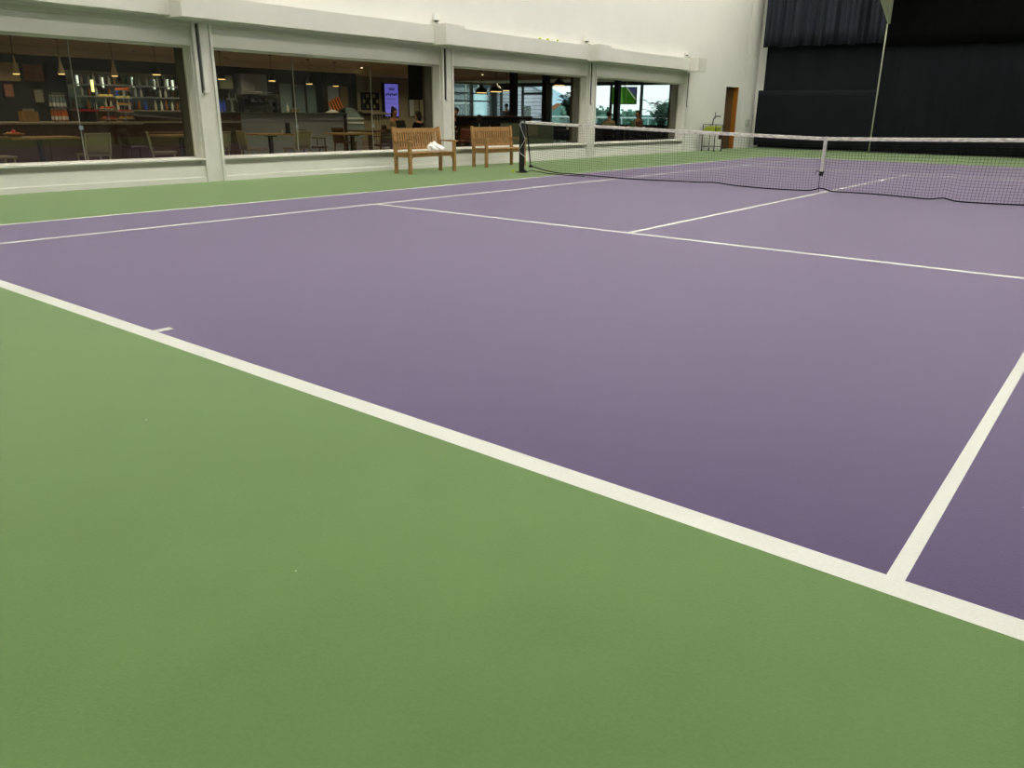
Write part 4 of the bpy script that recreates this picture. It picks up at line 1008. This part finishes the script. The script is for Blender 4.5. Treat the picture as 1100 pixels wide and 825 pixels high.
    MB().ball(tuple(hc+fz*.088+Vector((0, 0, -.048))), .018, seg=8, sc=(1.2, 1.2, .35)).make('mouth', M['red'], t)
    mm = MB()
    for sx in (-1, 1): mm.ball(tuple(hc+fs*sx*.088+Vector((0, 0, -.005))), .024, seg=8, sc=(.6, .8, 1.2))
    mm.make('ear', skinm, t)
    mm = MB(); c = hc-fz*.022+Vector((0, 0, .045)); mm.ball(tuple(c), .1, seg=16, sc=(.98, 1.02, 1.0))
    if longhair: mm.ball(tuple(c-fz*.05+Vector((0, 0, -.09))), .085, seg=12, sc=(1, .8, 1.5))
    if bun: mm.ball(tuple(c-fz*.075+Vector((0, 0, .095))), .045, seg=10)
    mm.make('hair', hair, t)
    return t
HB = mat('dark_hair', (22, 16, 12), .6); HG = mat('short_grey_brown_hair', (64, 48, 40), .7)
beige = mat('beige_shirt', (176, 168, 128), .8, .2); maroon = mat('maroon_shirt', (120, 84, 84), .8, .2); blackc = mat('black_clothing', (14, 14, 16), .8, .2); greyc = mat('grey_clothing', (104, 110, 122), .8, .2); creamc = mat('cream_top', (150, 140, 112), .8, .2); dkt = mat('dark_trousers', (24, 24, 30), .8, .2)
def seat_for(loc, rz, label):  # chair under a sitter, 0.0 offset
    f = Vector((-math.sin(rz), math.cos(rz), 0))
    make_chair(label, (loc[0]-f.x*.0, loc[1]-f.y*.0, Z0), rz, 'black', 'black_metal')
P1 = (-11.5, 23.45, Z0); person('man in a beige shirt with short dark hair sitting behind the fourth window', P1, math.radians(25), beige, dkt, HG, head_turn=.2, lean=.18, sc=.99)
seat_for(P1, math.radians(25), 'black chair under the man in the beige shirt')
P2 = (-11.55, 25.75, Z0); person('man in a maroon grey shirt sitting before the large palm', P2, math.radians(165), maroon, dkt, HG, head_turn=-.3, lean=.1, sc=1.03)
seat_for(P2, math.radians(165), 'black chair under the man in the maroon shirt')
o = MB().box((-.16, -.03, 0), (.16, .03, .30), bev=.02).make('green_bag', mat('pale_green_cloth', (110, 150, 122), .8)); o.location = (-11.5, 26.3, .60); 
o.location = (-11.35, 24.95, ZT); o.scale = (.6, 1, .8); tag(o, 'pale green bag standing on the table beside the man in maroon', 'bag')
P3 = (-14.2, 15.33, Z0); person('woman with dark hair in a bun and cream top sitting before the violet display', P3, math.radians(-100), creamc, dkt, HB, head_turn=0, lean=.25, longhair=True, bun=True, sc=1.0)
seat_for(P3, math.radians(-100), 'black chair under the woman with the bun')
P4 = (-12.6, 14.95, Z0); person('person in black clothing sitting below the hanging black television', P4, math.radians(90), blackc, dkt, HB, lean=.1, longhair=True, sc=.94)
seat_for(P4, math.radians(90), 'black chair under the person below the hanging television')
P7 = (-13.6, 17.63, Z0); person('person in black sitting at the left edge of the third window', P7, math.radians(200), blackc, dkt, HB, lean=.15, sc=1.03)
seat_for(P7, math.radians(200), 'black chair under the person at the third window edge')
person('person in dark clothing standing with one arm raised before the black post', (-17.9, 28.4, Z0), math.radians(120), blackc, dkt, HB, pose='stand', lean=.02, arm='raise', sc=.96)
person('person in grey standing by the clapboard view left of the black posts', (-20.25, 28.4, Z0), math.radians(190), greyc, dkt, HB, pose='stand', lean=.02, arm='down', sc=.93)
make_table('dark table between the woman with the bun and the person in black', (-13.42, 15.12, Z0), .1, .6, .55, 'dark_wood')
t = thing('laptop', 'dark open laptop on the table before the woman with the bun', 'laptop', (-13.5, 15.15, ZT), 1.4)
MB().box((-.16, -.11, 0), (.16, .11, .015), bev=.003).make('keyboard', M['black_metal'], t); MB().beam((0, .11, .012), (0, .18, .22), .32, .01, up=(0, 1, 0)).make('lid', M['black'], t)

# ================================================================== OUTSIDE
struct(MB().box((-60, 30.06, -.1), (20, 60, 0)).box((-60, 0, -.1), (-23.2, 30.06, 0)).make('ground_terrace', M['terrace']))
struct(MB().box((-900, 60, -6.0), (700, 1200, -5.9)).make('ground_far', M['hill']))
t = thing('terrace_railing', 'white terrace railing outside the bright facade windows', 'railing', (-14, 33.5, 0))
mm = MB(); mm.tube([(-7.5, 0, 1.06), (6, 0, 1.06)], .035, 8).tube([(-7.5, 0, .12), (6, 0, .12)], .02, 6)
for k in range(10): mm.tube([(-7.5+k*1.5, 0, 0), (-7.5+k*1.5, 0, 1.06)], .025, 6)
mm.make('rail', M['paper'], t)
MB().box((-7.5, -.006, .15), (6, .006, 1.0)).make('glass_infill', M['glass2'], t)
t = thing('neighbour_building', 'pale clapboard building with sloping roof seen through the cafe glazing', 'building', (-27.4, 36, 0))
mm = MB(); mm.prism([(-7, 0), (3.7, 0), (3.7, 2.3), (-1.0, 3.9), (-7, 3.9)], 0, .5, 'Y'); mm.make('wall', M['clap'], t)
mm = MB(); mm.beam((-1.0, -.1, 4.02), (3.9, -.1, 2.3), .1, .16, up=(0, 1, 0)).prism([(3.9, 2.24), (-1.0, 3.93), (-1.0, 4.03), (3.9, 2.34)], -.15, .6, 'Y'); mm.make('roof', M['slate'], t)
mm = MB(); mm.box((2.2, -.03, 1.0), (2.8, .0, 1.6)); mm.make('window', M['slot'], t)
t = thing('glass_annex', 'dark glazed annex with pale frames seen at the left of the third window', 'building', (-31, 34, 0))
MB().box((-6, 0, 0), (4.2, 1.5, 3.2)).make('wall', mat('dark_annex_glass', (38, 54, 56), .15), t)
mm = MB()
for x in (-5, -3, -1, .6, 2.2, 3.2, 4.15): mm.box((x-.04, -.04, 0), (x+.04, .0, 3.2))
for z in (.9, 1.72, 3.1): mm.box((-6, -.04, z-.03), (4.2, 0, z+.03))
mm.make('frame', M['plastic_grey'], t)
t = thing('white_blind', 'pale blue lit screen panel outside the third window, behind the dome lamps', 'panel', (-26.35, 33.6, 0)); MB().box((-.5, 0, 1.05), (.45, .04, 2.38)).make('sheet', mat('pale_blue_sheet', (196, 222, 228), .8, .2), t); MB().box((-.54, -.02, 0), (-.5, .05, 2.42)).box((.45, -.02, 0), (.49, .05, 2.42)).make('post', M['slate'], t)
for (x, y, z, lb) in ((-104, 150, .35, 'far house with terracotta roof left of the potted palm'),):
    t = thing('house', lb, 'house', (x, y, z)); MB().box((-2.5, 0, -4), (2.5, 4, 1.6)).make('wall', M['stone'], t)
    MB().prism([(-2.9, 1.6), (2.9, 1.6), (0, 3.0)], -.3, 4.3, 'Y').make('roof', M['roof'], t); MB().box((-1.2, -.05, 0), (-.4, 0, 1)).make('window', M['slot'], t)
def ridge(name, x0, x1, y, h, seed, mt, depth=40, base=-6):
    R = random.Random(seed); ph = [R.uniform(0, 6) for _ in range(5)]
    def f(u_, v_):
        x = x0+(x1-x0)*u_; k = math.sin(PI*v_)
        hh = h*(.55+.2*math.sin(u_*7+ph[0])+.12*math.sin(u_*17+ph[1])+.06*math.sin(u_*41+ph[2])+.03*math.sin(u_*90+ph[3]))*min(1, 6*u_, 6*(1-u_))
        return (x, y+depth*v_+3*math.sin(u_*30+v_*9), base+(hh-base)*k)
    mm = MB(); mm.grid(f, 120, 12); return struct(mm.make(name, mt))
ridge('hill_1', -190, 60, 150, 3.2, 3, M['hill'])
def conemount(name, x, y, r_, h, mt):
    mm = MB(); mm.grid(lambda u_, v_: (x+r_*v_*math.cos(2*PI*u_)*(1+.12*math.sin(u_*25)), y+r_*v_*math.sin(2*PI*u_)*(1+.1*math.sin(u_*31)), -6+(h+6)*(1-v_)**1.1), 48, 12); return struct(mm.make(name, mt))
conemount('mountain_1', -246, 330, 48, 16.5, M['mountain'])
conemount('hill_2', -79, 120, 14, 4.5, M['hill'])
def tree(label, loc, h, w, seed):
    R = random.Random(seed); t = thing('tree', label, 'tree', loc); MB().tube([(0,0,0),(.1,0,h*.45)], [.2, .12], 8).make('trunk', M['dark_wood'], t)
    mm = MB()
    for k in range(260):
        v = Vector((R.gauss(0, 1), R.gauss(0, 1), R.gauss(0, 1))).normalized()*R.uniform(.5, 1)
        c = Vector((v.x*w, v.y*w, h*.68+v.z*h*.34)); s_ = R.uniform(.18, .4)
        n = Vector((R.uniform(-1,1), R.uniform(-1,1), R.uniform(-1,1))).normalized(); a_ = n.orthogonal().normalized()*s_; b_ = n.cross(a_)
        mm.quad([c-a_, c-b_, c+a_, c+b_])
    mm.make('foliage', M['tree'], t)
tree('hazy green tree beyond the railing at the right of the fourth window', (-29.9, 62, -3), 5.0, 1.3, 1)
tree('hazy green tree seen left of the man in beige', (-42.8, 72, -3), 4.9, 1.6, 2)
tree('hazy green tree between the dark post and the man in maroon', (-45.5, 82, -3), 4.7, 2.2, 3)
tree('hazy green tree behind the potted palm of the third window', (-40, 62, -3), 5.0, 1.0, 4)

# overcast daylight
wd = bpy.data.worlds.new('sky'); S.world = wd; wd.use_nodes = True; nt = wd.node_tree; N = nt.nodes; L = nt.links
bg = N['Background']; tc = N.new('ShaderNodeTexCoord'); sx_ = N.new('ShaderNodeSeparateXYZ'); rp = N.new('ShaderNodeValToRGB')
rp.color_ramp.elements[0].position = 0; rp.color_ramp.elements[0].color = (.85, .93, 1.0, 1); rp.color_ramp.elements[1].position = .6; rp.color_ramp.elements[1].color = (.70, .85, 1.0, 1)
L.new(tc.outputs['Generated'], sx_.inputs[0]); L.new(sx_.outputs['Z'], rp.inputs[0]); L.new(rp.outputs[0], bg.inputs[0]); bg.inputs[1].default_value = 2.8

# @@CAFE@@
S.view_settings.view_transform = 'Standard'; S.view_settings.look = 'None'; S.view_settings.gamma = 1; S.view_settings.use_curve_mapping = False; S.view_settings.exposure = 0.0
